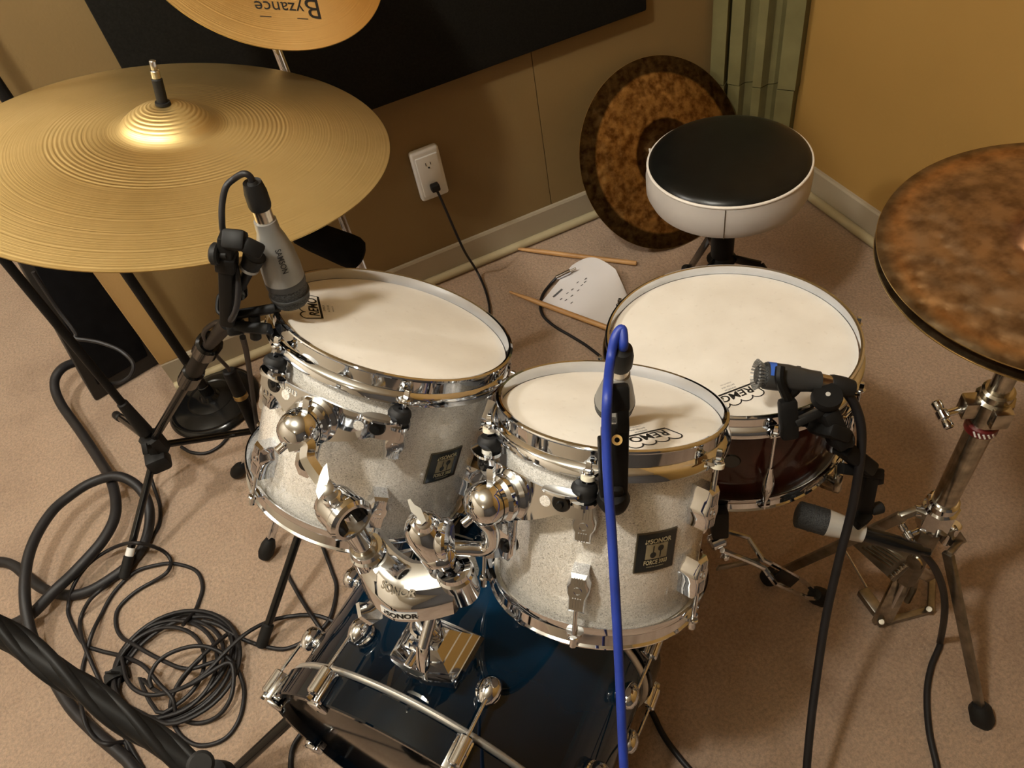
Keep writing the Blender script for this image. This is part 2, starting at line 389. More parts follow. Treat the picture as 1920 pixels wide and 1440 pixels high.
def skirting(name, p, q, nrm):
    p, q, n = Vector(p), Vector(q), Vector(nrm)
    prof = [(0, 0), (.021, 0), (.021, .006), (.017, .017), (.011, .020), (.011, .090), (.008, .096), (0, .096)]
    L = (q - p).length; d = (q - p).normalized(); m = Matrix((n, Vector((0, 0, 1)), d)).transposed().to_4x4(); m.translation = p
    return struct(MB().prism([(x, y) for x, y in prof], 0, L, m).build(name, 'skirting', smooth=20))
bb = skirting('baseboard_back', (XE - .010, YW, 0), (XW, YW, 0), (0, -1, 0))
br = skirting('baseboard_right', (XW, YW - .011, 0), (XW, -2.7, 0), (-1, 0, 0))
def shoe(b, p, q):
    MB().tube([Vector(p), Vector(q)], .013, 12).build('shoe_moulding', 'skirting_foot', b)
shoe(bb, (XE - .008, YW - .020, .008), (XW - .01, YW - .020, .008)); shoe(br, (XW - .020, YW - .03, .008), (XW - .020, -2.69, .008))
# ceiling lamps
for i, (x, y, wt, rr, c) in enumerate(LAMPS):
    t = thing('ceiling_lamp', 'bare globe bulb in a white holder on the ceiling, %s' % ('over the kit', 'towards the hall', 'added unseen as fill behind the kit')[i], 'lamp', (x, y, CEIL), 'ceiling lamps')
    MB().lathe([(0, -.002), (.06, -.002), (.06, -.012), (.03, -.025), (0, -.025)], 32).build('ceiling_rose', 'white_plastic', t, local=True)
    MB().lathe([(0, -.02), (.019, -.02), (.019, -.17 + rr + .003), (0, -.17 + rr + .003)], 24).build('bulb_holder', 'white_plastic', t, local=True)
# acoustic panel on the wall
pl, pr_, pb = Yp(190, 60, YW - .05).x, Yp(1214, 20, YW - .05).x, (Yp(703, 207, YW - .05).z + Yp(1214, 20, YW - .05).z) / 2
t = thing('acoustic_panel', 'large black fabric acoustic panel hung on the brown wall', 'acoustic panel', ((pl + pr_) / 2, YW, pb))
MB().box(T(0, -.0245, .35), (pr_ - pl, .049, .70), .006).build('cloth_cover', 'panel_cloth', t, local=True)
MB().box(T(0, -.0015, .35), (pr_ - pl - .02, .003, .68)).build('back_frame', 'speaker_black', t, local=True)
# corner foam: two stacked pieces with ridges
cx0 = Yp(1337, 60, YW).x; cy0 = Xp(1512, 60, XW).y
zsplit = Xp(1495, 158, XW).z
def foam(z0, z1, jit, label):
    a = Vector((cx0 + jit, YW - .001)); b = Vector((XW - .001, cy0 + jit)); d = b - a; n = Vector((d.y, -d.x)).normalized()
    if n.x + n.y > 0: n = -n
    prof = [(0, 0), (.02, .022), (.185, .030), (.20, -.012), (.215, -.012), (.22, .020), (.36, .026), (.40, .004), (.50, -.004), (.505, .026), (.60, .028), (.66, .004), (.72, .000), (.76, -.008), (.78, .028), (.97, .030), (1, 0)]
    out = [(XW - .001, YW - .001)] + [tuple(a + d * s + n * h) for s, h in prof]
    t = thing('foam_bass_trap', label, 'acoustic foam', (XW - .06, YW - .06, z0), 'corner foam blocks')
    MB().prism(out, z0, z1).build('foam_block', 'foam_green', t, smooth=0)
foam(.10, zsplit - .002, 0, 'grey-green ridged corner foam, lower block behind the throne')
foam(zsplit + .002, zsplit + .75, -.004, 'grey-green ridged corner foam, upper block above the joint')
# wall outlet
oc = [Yp(765, 293, YW - .02), Yp(816, 274, YW - .02), Yp(845, 357, YW - .02), Yp(797, 378, YW - .02)]
ocx = sum(p.x for p in oc) / 4; ocz = sum(p.z for p in oc) / 4; ow, oh = .079, .146
t = thing('wall_outlet', 'white two-socket wall outlet with a black plug in its lower socket', 'outlet', (ocx, YW, ocz))
MB().box(T(0, -.012, 0), (ow, .024, oh), .008, 3).build('outlet_box', 'white_plastic', t, local=True)
MB().box(T(0, -.025, 0), (ow - .018, .008, oh - .03), .0025).build('face_plate', 'white_plastic', t, local=True)
for sz in (.032, -.032):
    m = MB()
    for x_, h_ in ((-.0065, .009), (.0065, .007)): m.box(T(x_, -.0292, sz + .004), (.0016, .001, h_))
    m.lathe([(0, 0), (.0024, 0), (.0024, .001), (0, .001)], 12, T(0, -.0288, sz - .007) @ Rm(90, 'X')); m.build('socket_slots', 'black_ink', t, local=True)
plug = Vector((ocx + .0, YW - .03, ocz - .032))
t = thing('power_cord', 'thin black power cord hanging from the wall outlet to the carpet', 'cord', plug)
MB().box(T(*(plug + Vector((0, -.010, .002)))), (.024, .020, .020), .004).build('plug', 'black_rubber', t)
pc = [plug + Vector((.0, -.012, -.004)), plug + Vector((.004, -.016, -.02)), Yp(838, 398, 1.715), Yp(855, 437, 1.70), Yp(872, 473, 1.69), Zp(895, 510, .02), Zp(912, 550, .005), Zp(918, 590, .005), Zp(905, 640, .005)]
MB().tube(cr(pc, 8), .0035, 8).build('cord', 'cable_black', t)
# tall black cabinet in the opening on the left
b0 = Zp(180, 754); b1 = Zp(232, 745) ; ed = Yp(45, 500, b0.y)
lean = math.atan2(ed.x - b0.x, ed.z)
cdir = (Zp(262, 705) - b0); cdir.z = 0; cdir.normalize(); cw, cdp, ch = .20, .13, 1.15
cm = Matrix((Vector((cdir.x, cdir.y, 0)), Vector((-cdir.y, cdir.x, 0)), Vector((0, 0, 1)))).transposed().to_4x4()
cm.translation = b0
t = thing('speaker_cabinet', 'tall black speaker cabinet standing in the opening past the wall end', 'speaker', cm)
MB().box(T(cw / 2, cdp / 2, ch / 2 + .001), (cw, cdp, ch), .006).map(lambda v: Vector((v.x + v.z * math.tan(lean) * .9, v.y, v.z))).build('cabinet', 'speaker_black', t, local=True)
MB().box(T(cw / 2, -.004, ch / 2), (cw - .05, .008, ch - .1), .003).map(lambda v: Vector((v.x + v.z * math.tan(lean) * .9, v.y, v.z))).build('grille', 'black_foam', t, local=True)
# ================================================================== drums
def hoop_profile(Rh, z0, sg):
    P = [(-.0055, -.015), (-.0055, -.001), (-.003, 0), (0, -.0012), (.0005, -.003), (-.0018, -.0055), (-.002, -.0195), (.003, -.0225), (.0052, -.0255), (.0055, -.034), (.0035, -.034), (.003, -.028), (-.003, -.024)]
    return [(Rh + a, z0 + sg * b) for a, b in P]
def polar(th, r, z): th = math.radians(th); return Vector((r * math.cos(th), r * math.sin(th), z))
def radial_frame(th, r, z):          # x: tangent (+theta), y: up, z: outward
    a = math.radians(th); m = Matrix((Vector((-math.sin(a), math.cos(a), 0)), Vector((0, 0, 1)), Vector((math.cos(a), math.sin(a), 0)))).transposed().to_4x4()
    m.translation = polar(th, r, z); return m
LUG = [(-.0095, .024), (-.0098, .006), (-.0125, -.002), (-.0125, -.009), (-.0095, -.015), (-.009, -.026), (.009, -.026), (.0095, -.015), (.0125, -.009), (.0125, -.002), (.0098, .006), (.0095, .024)]
def add_lug(t, th, R, z, flip):
    sg = -1 if flip else 1
    F = radial_frame(th, R - .002, z)
    o = [(x, y * sg) for x, y in LUG]
    m = MB().prism(o, 0, .026, F, .82, .004)
    for k in range(4): m.box(F @ T((k - 1.5) * .0028, .010 * sg, .0262), (.0012, .013, .0012))
    for k in range(4): m.box(F @ T((k - 1.5) * .0026, -.018 * sg, .0262), (.0012, .010, .0012))
    m.lathe([(.0038, 0), (.0052, 0), (.0052, .0012), (.0038, .0012)], 16, F @ T(0, -.0055 * sg, .0256), loop=True)
    m.build('lug', 'chrome', t, local=True)
def add_rod(t, th, r, ztop, zlug, nyl, up=1):
    m = MB().lathe([(0, 0), (.0028, 0), (.0028, 1)], 10, Matrix())
    m = MB(); a, b = polar(th, r, ztop), polar(th, r, zlug)
    m.cyl(a - Vector((0, 0, .004 * up)), b, .0026, 10); m.cyl(a - Vector((0, 0, .001 * up)), a + Vector((0, 0, .003 * up)), .0062, 14, bev=.001); m.cyl(a + Vector((0, 0, .003 * up)), a + Vector((0, 0, .014 * up)), .0040, 4 if up > 0 else 8, bev=.001)
    o = m.build('tension_rod', 'chrome', t, local=True)
    if nyl: MB().lathe([(.003, -.004), (.0075, -.004), (.0075, .001), (.003, .001)], 16, T(*(a - Vector((0, 0, .003)))), loop=True).build('washer', 'nylon', o, local=True)
def cylmap(th, R, zc, off=0.0): return lambda x, y: polar(th + math.degrees(x / R), R + off, zc + y)
def headmap(x0, y0, ang, z):
    a = math.radians(ang); c, s = math.cos(a), math.sin(a); return lambda x, y: Vector((x0 + x * c - y * s, y0 + x * s + y * c, z))
def remo(head, x0, y0, ang, z, k=1.0):
    f0 = headmap(x0, y0, ang, z)
    f = lambda x, y: f0(x * k, y * k)
    m = text_mb('REMO', .0178, f, bold=.0004, sx=1.08)
    def line(pts, w):
        for (xa, ya), (xb, yb) in zip(pts, pts[1:]):
            dx, dy = xb - xa, yb - ya; L = math.hypot(dx, dy) or 1; ox, oy = -dy / L * w / 2, dx / L * w / 2
            m.add([f(xa + ox, ya + oy), f(xb + ox, yb + oy), f(xb - ox, yb - oy), f(xa - ox, ya - oy)], [(0, 1, 2, 3)])
    line([(-.031, -.0085), (.033, -.0085)], .0030); line([(-.0305, -.0085), (-.036, .012)], .0022); line([(.0325, -.0085), (.036, .012)], .0018)
    for i in range(4):
        ca = -.027 + i * .018
        line([(ca - .009 + .009 * (1 - math.cos(PI * j / 8)), .0115 + .007 * abs(math.sin(PI * j / 8))) for j in range(9)], .0018)
    m.build('logo_print', 'black_ink', head, local=True, smooth=0)
    m = MB()
    for i, (t_, s_) in enumerate((('EMPEROR', .0042), ('BATTER SIDE', .0036), ('MADE IN USA', .0028))): m2 = text_mb(t_, s_, lambda x, y, i=i: f(x, y - .0135 - i * .0058)); m.add(m2.V, m2.F)
    m.build('small_print', 'grey_ink', head, local=True, smooth=0)
def badge(t, th, R, zc, wd, ht):
    r = R + .0006
    fm = cylmap(th, r, zc)
    def plate(w_, h_, off, th_): 
        return MB().grid(lambda u, v: polar(th + math.degrees((u - .5) * w_ / r), r + off, zc + (v - .5) * h_), 10, 2, th_, lambda v: Vector((v.x, v.y, 0)).normalized())
    b = plate(wd, ht, -.0005, .0018).build('badge', 'badge_edge', t, local=True, label='black and gold maker badge')
    plate(wd - .003, ht - .003, .0014, .0002).build('badge_field', 'badge_black', b, local=True, smooth=0)
    g = lambda o: (lambda x, y: polar(th + math.degrees(x / r), r + o, zc + y))
    m = MB(); f = g(.0018); s = .028 * wd / .052
    m.grid(lambda u, v: f((u - .5) * s, (v - .5) * .019 + .001), 8, 1); m.build('badge_square', 'badge_tan', b, local=True, smooth=0)
    f = g(.0021); m = MB()
    for (cx_, cy_, sg) in ((-.0042, -.0032, 1), (.0046, .0046, -1)):
        m.add([f(cx_ + .0037 * math.cos(2 * PI * i / 18), cy_ + .0037 * math.sin(2 * PI * i / 18)) for i in range(18)], [tuple(range(18))])
        m.add([f(cx_ - .0007, cy_), f(cx_ + .0007, cy_), f(cx_ + .0007, cy_ + sg * .0115), f(cx_ - .0007, cy_ + sg * .0115)], [(0, 1, 2, 3)])
    m.build('mallet_emblem', 'badge_black', b, local=True, smooth=0)
    m = text_mb('SONOR', .0082, lambda x, y: f(x + .0035, y + .0142), bold=.00025, sx=.92)
    for (cx_, cy_, sg) in ((-.0140, .0128, 1), (-.0112, .0155, -1)):
        m.add([f(cx_ + .0014 * math.cos(2 * PI * i / 12), cy_ + .0014 * math.sin(2 * PI * i / 12)) for i in range(12)], [tuple(range(12))])
        m.add([f(cx_ - .0003, cy_), f(cx_ + .0003, cy_), f(cx_ + .0003, cy_ + sg * .0045), f(cx_ - .0003, cy_ + sg * .0045)], [(0, 1, 2, 3)])
    m2 = text_mb('FORCE 3003', .0076, lambda x, y: f(x, y - .0128), bold=.0002, sx=.72); m.add(m2.V, m2.F)
    m2 = text_mb('MADE IN GERMANY', .0022, lambda x, y: f(x, y - .0182), sx=1.1); m.add(m2.V, m2.F)
    m.build('lettering', 'gold_ink', b, local=True, smooth=0)
def make_tom(name, label, c, n, Rh, Rs, D, lug0, brk, bdg, remo_at, nyl, wordk=1.0):
    n = Vector(n).normalized(); M = frame(n, Vector(c) - n * D)
    t = thing(name, label, 'tom drum', M)
    zt = lambda z: D + z
    MB().lathe([(Rs - .006, zt(-.022)), (Rs - .002, zt(-.018)), (Rs, zt(-.022)), (Rs, -zt(-D) + .022), (Rs - .002, .018), (Rs - .006, .022)], 96, loop=True).build('shell', 'sparkle_wrap', t, local=True)
    hd = MB().lathe([(0, zt(-.0125)), (Rh - .020, zt(-.0125)), (Rh - .011, zt(-.0135)), (Rh - .006, zt(-.016)), (Rh - .006, zt(-.019)), (0, zt(-.0145))], 96).build('batter_head', 'head_white', t, local=True)
    MB().lathe([(Rs - .001, zt(-.030)), (Rs + .0035, zt(-.030)), (Rs + .0035, zt(-.020)), (Rs - .001, zt(-.020))], 96, loop=True).build('head_ring', 'chrome', t, local=True)
    MB().lathe([(0, .014), (Rh - .008, .014), (Rh - .006, .016), (Rh - .006, .018), (0, .0155)], 64).build('bottom_head', 'head_white', t, local=True)
    MB().lathe(hoop_profile(Rh, D, 1), 128, loop=True).build('hoop', 'chrome', t, local=True)
    MB().lathe(hoop_profile(Rh, 0, -1), 128, loop=True).build('hoop', 'chrome', t, local=True)
    re = Rh + .011
    for k in range(6):
        th = lug0 + 60 * k
        for top in (1, 0):
            ze = zt(-.0255) if top else .0255
            m = MB().prism([(-.012, -.008), (.012, -.008), (.009, .004), (.0065, .0085), (-.0065, .0085), (-.009, .004)], -.0018, .0018, Matrix.Translation(polar(th, Rh + .005, ze)) @ Rm(th - 90, 'Z'))
            m.build('hoop_ear', 'chrome', t, local=True)
            add_lug(t, th, Rs, zt(-.080) if top else .080, not top)
            add_rod(t, th, re, zt(-.0235) if top else .0235, zt(-.060) if top else .060, nyl and top, 1 if top else -1)
    # suspension bracket on two neighbouring lugs
    a0, a1, am, zb = brk
    Rb = Rs + .030
    def plate(u, v):
        th = a0 + (a1 - a0) * u; e = abs(2 * u - 1)
        top = -.042 - .006 * e; bot = -.098 + .026 * min(1, e * 1.5) ** 1.3
        return polar(th, Rb, zt(top + (bot - top) * v + zb))
    bp = MB().grid(plate, 36, 6, .003, lambda v: Vector((v.x, v.y, 0)).normalized()).build('mount_bracket', 'chrome', t, local=True)
    for e, th in ((a0, a0 + 1), (a1, a1 - 1)):
        zc = zt(-.045 + zb)
        MB().lathe([(.003, -.010), (.012, -.010), (.014, -.006), (.013, -.003), (.014, .001), (.013, .005), (.010, .008), (.003, .008)], 24, T(*polar(th, re, zc + .002)), loop=True).build('rubber_grommet', 'black_rubber', bp, local=True)
        MB().lathe([(.003, -.004), (.0155, -.004), (.0155, 0), (.003, 0)], 24, T(*polar(th, re + .001, zc - .008)), loop=True).build('grommet_cup', 'chrome', bp, local=True)
        sgn = 1 if th < am else -1
        for q in (7.5,):
            tf = radial_frame(th + sgn * q, Rb + .003, zt(-.057 + zb))
            MB().lathe([(0, .006), (.003, .006), (.004, .003), (.0085, .003), (.010, .001), (.0105, -.002), (0, -.002)], 20, tf).build('screw', 'black_gloss', bp, local=True)
        oc_ = Matrix.Translation(polar(th + sgn * 7.5, Rb + .006, zt(-.0425 + zb))) @ Rm(th + sgn * 7.5 + 90, 'Z')
        MB().prism([(.021 * math.cos(q_ * PI / 12), .010 * math.sin(q_ * PI / 12)) for q_ in range(24)], -.0012, .0012, oc_, .96).build('bracket_lip', 'chrome', bp, local=True)
        tf = radial_frame(th + sgn * 14, Rb + .003, zt(-.060 + zb))
        MB().lathe([(0, .0004), (.0062, .0004), (.0062, -.001), (0, -.001)], 20, tf).build('round_hole', 'sparkle_wrap', bp, local=True)
    # tail plate and ball housing
    tz = zt(-.09 + zb)
    MB().prism([(-.017, .03), (-.0135, -.02), (-.0135, -.052), (-.006, -.064), (.006, -.064), (.0135, -.052), (.0135, -.02), (.017, .03)], 0, .005, radial_frame(am, Rb - .001, tz), .94, .001).build('tail_plate', 'chrome', bp, local=True)
    MB().prism([(-.004, 0), (-.004, -.030), (.004, -.030), (.004, 0)], .005, .0056, radial_frame(am, Rb - .001, tz)).build('slot', 'sparkle_wrap', bp, local=True, smooth=0)
    MB().lathe([(0, .003), (.007, .002), (.0105, -.002), (.0105, -.012), (0, -.012)], 20, radial_frame(am, Rb + .004, tz - .046)).build('rubber_pad', 'black_gloss', bp, local=True)
    F = radial_frame(am, Rb, zt(-.072 + zb))
    hb = MB().lathe([(r_ * .82, z_ * .92) for r_, z_ in [(0, 0), (.036, 0), (.036, .004), (.031, .008), (.031, .013), (.0335, .014), (.0335, .020), (.029, .024), (.0285, .030), (.0295, .031), (.0295, .040), (.026, .049), (.018, .056), (.008, .059), (0, .0595)]], 40, F).build('ball_housing', 'chrome', bp, local=True)
    MB().cyl(F @ Vector((.002, .016, .028)), F @ Vector((.002, .042, .030)), .005, 4, bev=.001).build('key_bolt', 'chrome', hb, local=True)
    MB().cyl(F @ Vector((-.004, -.010, .040)), F @ Vector((-.010, -.022, .056)), .005, 12, bev=.001).build('clamp_bolt', 'chrome', hb, local=True)
    MB().lathe([(.0236, .0282), (.0247, .0282), (.0247, .0290), (.0236, .0290)], 40, F, loop=True).build('clamp_joint', 'black_gloss', hb, local=True)
    badge(t, bdg[0], Rs, zt(bdg[1]), bdg[2], bdg[3])
    remo(hd, *remo_at, zt(-.0122))
    return t, M
tom_a, MA = make_tom('tom_drum', 'larger white sparkle tom-tom behind, under the silver microphone, tilted', tuple(CAM + Vector((.0758, .7868, -.6817)) * .982), (.5082, .1427, .8493), .1581, .1497, .270, -165.5, (-165.5, -105.5, -137, 0.0), (-74.2, -.136, .052, .047), (-.097, .046, 80), False)
fm = lambda x, y: MA @ polar(-150.5 + math.degrees(x / .1865), .1864, .270 - .0505 + y)
text_mb('TAR 0313', .0085, lambda x, y: polar(-151 + math.degrees(x / .1832), .1834, .270 - .0515 + y - x * .02), bold=.0002).build('lettering', 'light_ink', tom_a, local=True, smooth=0)
tom_b, MBm = make_tom('tom_drum', 'smaller white sparkle tom-tom in front, with the blue-cabled microphone', tuple(CAM + Vector((.256, .5293, -.7016)) * .99), (.3458, .3379, .8754), .1347, .1253, .2515, -132.0, (-192.0, -132.0, -165, 0.0), (-95.3, -.1285, .050, .050), (-.003, -.079, 183), True)
# ---- snare
def make_snare():
    n = Vector((.0828, .1058, .9909)).normalized(); D = .193; Rh, Rs = .185, .178; c = Vector((.5221, .6589, .6139))
    M = frame(n, c - n * D)
    t = thing('snare_drum', 'dark red wooden snare drum with white head and chrome hoops', 'snare drum', M)
    MB().lathe([(Rs - .006, D - .022), (Rs - .002, D - .018), (Rs, D - .022), (Rs, .022), (Rs - .002, .018), (Rs - .006, .022)], 96, loop=True).build('shell', 'mahogany_lacquer', t, local=True)
    hd = MB().lathe([(0, D - .0125), (Rh - .022, D - .0125), (Rh - .012, D - .0135), (Rh - .006, D - .016), (Rh - .006, D - .019), (0, D - .0145)], 96).build('batter_head', 'head_white', t, local=True)
    MB().lathe([(0, .014), (Rh - .006, .016), (Rh - .006, .018), (0, .0155)], 64).build('bottom_head', 'head_white', t, local=True)
    MB().lathe(hoop_profile(Rh, D, 1), 128, loop=True).build('hoop', 'chrome', t, local=True)
    MB().lathe(hoop_profile(Rh, 0, -1), 128, loop=True).build('hoop', 'chrome', t, local=True)
    for k in range(8):
        th = -108.3 + 45 * k; re = Rh + .011
        for ze in (D - .0255, .0255):
            MB().prism([(-.012, -.008), (.012, -.008), (.009, .004), (.0065, .0085), (-.0065, .0085), (-.009, .004)], -.0018, .0018, Matrix.Translation(polar(th, Rh + .005, ze)) @ Rm(th - 90, 'Z')).build('hoop_ear', 'chrome', t, local=True)
        add_rod(t, th, re, D - .0235, .02, False); 
        m = MB().lathe([(0, -.034), (.0035, -.034), (.0045, -.026), (.0085, -.012), (.0090, .004), (.0065, .018), (.0045, .026), (.0040, .034), (0, .034)], 16, T(*polar(th, re, .072)))
        m.bar(polar(th, Rs - .001, .072), polar(th, re, .072), .008, .010, (0, 0, 1)); m.build('lug', 'chrome', t, local=True)
    m = MB().box(radial_frame(-68, Rs + .008, .10), (.030, .075, .018), .004); m.box(radial_frame(-68, Rs + .022, .115), (.016, .05, .012), .003)
    m.build('strainer', 'chrome', t, local=True); MB().cyl(polar(-58, Rs + .01, .05), polar(-60, Rs + .014, .125), .006, 12, bev=.002).build('strainer_lever', 'steel_worn', t, local=True)
    MB().lathe([(0, .0015), (.012, .0015), (.0135, 0), (0, 0)], 24, radial_frame(-123.5, Rs, .103)).build('badge', 'badge_black', t, local=True)
    remo(hd, -.066, -.106, 178, D - .0122)
    return M
MS = make_snare()
# ---- bass drum
ax, tl = math.radians(39.3), math.radians(-2.5)
BN = Vector((math.cos(ax) * math.cos(tl), math.sin(ax) * math.cos(tl), math.sin(tl)))
BU = Vector((0, 0, 1)).cross(BN).normalized(); BV = BN.cross(BU); BC = Vector((-.1625, .3965, .2735))
MBD = Matrix((BU, BV, BN)).transposed().to_4x4(); MBD.translation = BC
def make_bass():
    t = thing('bass_drum', 'dark blue lacquered bass drum with chrome lugs, lying on its side', 'bass drum', MBD)
    RS, RH, L = .241, .252, .318
    MB().lathe([(RS - .008, .05), (RS, .05), (RS, L - .05), (RS - .008, L - .05)], 128, loop=True).build('shell', 'blue_lacquer', t, local=True)
    for z0, z1 in ((0, .041), (L - .041, L)):
        MB().lathe([(RH - .011, z0), (RH - .002, z0), (RH, z0 + .002), (RH, z1 - .002), (RH - .002, z1), (RH - .011, z1)], 128, loop=True).build('hoop', 'hoop_lacquer', t, local=True)
    for z0 in (.0475, L - .0475):
        MB().lathe([(RH - .0105 + .0068 * math.cos(a * PI / 6), z0 + .0050 * math.sin(a * PI / 6)) for a in range(12)], 128, loop=True).build('head_ring', 'ring_metal', t, local=True)
    MB().lathe([(0, .012), (RH - .02, .012), (RH - .0112, .016), (RH - .0112, .02), (0, .016)], 96).build('front_head', 'head_black', t, local=True)
    MB().lathe([(0, L - .012), (RH - .0112, L - .016), (RH - .0112, L - .02), (0, L - .016)], 96).build('batter_head', 'head_white', t, local=True)
    for k in range(8):
        th = 67.5 + 46 * k if k < 3 else 67.5 + 45 * k
        for e in (0, 1):
            f = lambda z: L - z if e else z
            sg = -1 if e else 1
            # claw over the hoop
            a = math.radians(th); out = Vector((math.cos(a), math.sin(a), 0)); tan = Vector((-math.sin(a), math.cos(a), 0)); zz = Vector((0, 0, 1))
            def bx(r, z, sz, bv=.002): 
                m_ = Matrix((tan, out, zz)).transposed().to_4x4(); m_.translation = out * r + zz * f(z); return MB().box(m_, sz, bv)
            m = bx(RH + .005, .018, (.024, .010, .042)); q = bx(RH - .006, -.0035, (.022, .022, .007)); m.add(q.V, q.F); q = bx(RH - .0165, .003, (.016, .006, .018)); m.add(q.V, q.F)
            p1, p2 = out * (RH + .014) + zz * f(.004), out * (RH + .014) + zz * f(.040); m.cyl(p1, p2, .0085, 14, bev=.002)
            m.cyl(p1, p1 - zz * sg * .010, .0042, 4, bev=.001); cl = m.build('claw', 'chrome', t, local=True)
            MB().cyl(p2, out * (RH + .012) + zz * f(.088), .0026, 10).build('tension_rod', 'chrome', t, local=True)
            lc = out * (RS + .012) + zz * f(.098)
            m = MB().cyl(out * (RS - .001) + zz * f(.103), out * (RS + .006) + zz * f(.103), .0165, 24, bev=.002)
            m_ = Matrix((tan, out, zz * 1.0)).transposed().to_4x4(); m_.translation = lc
            m.lathe([(0, -.019), (.006, -.019), (.011, -.014), (.0145, -.004), (.0145, .006), (.011, .014), (.005, .018), (0, .018)], 20, m_ @ T(0, .002, .004 * sg) @ (Rm(180, 'X') if e else Matrix()))
            m.build('lug', 'chrome', t, local=True)
    # spurs: black leg tubes on both flanks
    for sg in (1, -1):
        p = MBD @ Vector((sg * (RS + .004), .02, .10)); q = Vector(p) + BU * sg * .16 - BN * .22; q.z = .012
        if sg > 0: p = MBD @ Vector((RS + .002, -.045, .09)); q = Zp(425, 1460, .012)
        MB().tube([p, q], .0105, 14).build('spur', 'black_gloss', t)
        MB().lathe([(0, -.012), (.013, -.012), (.015, 0), (.0125, .02), (0, .02)], 16, T(*q)).build('spur_foot', 'black_rubber', t)
        MB().box(Matrix.Translation(p), (.035, .035, .05), .006).build('spur_bracket', 'chrome', t)
    return t
bass = make_bass()
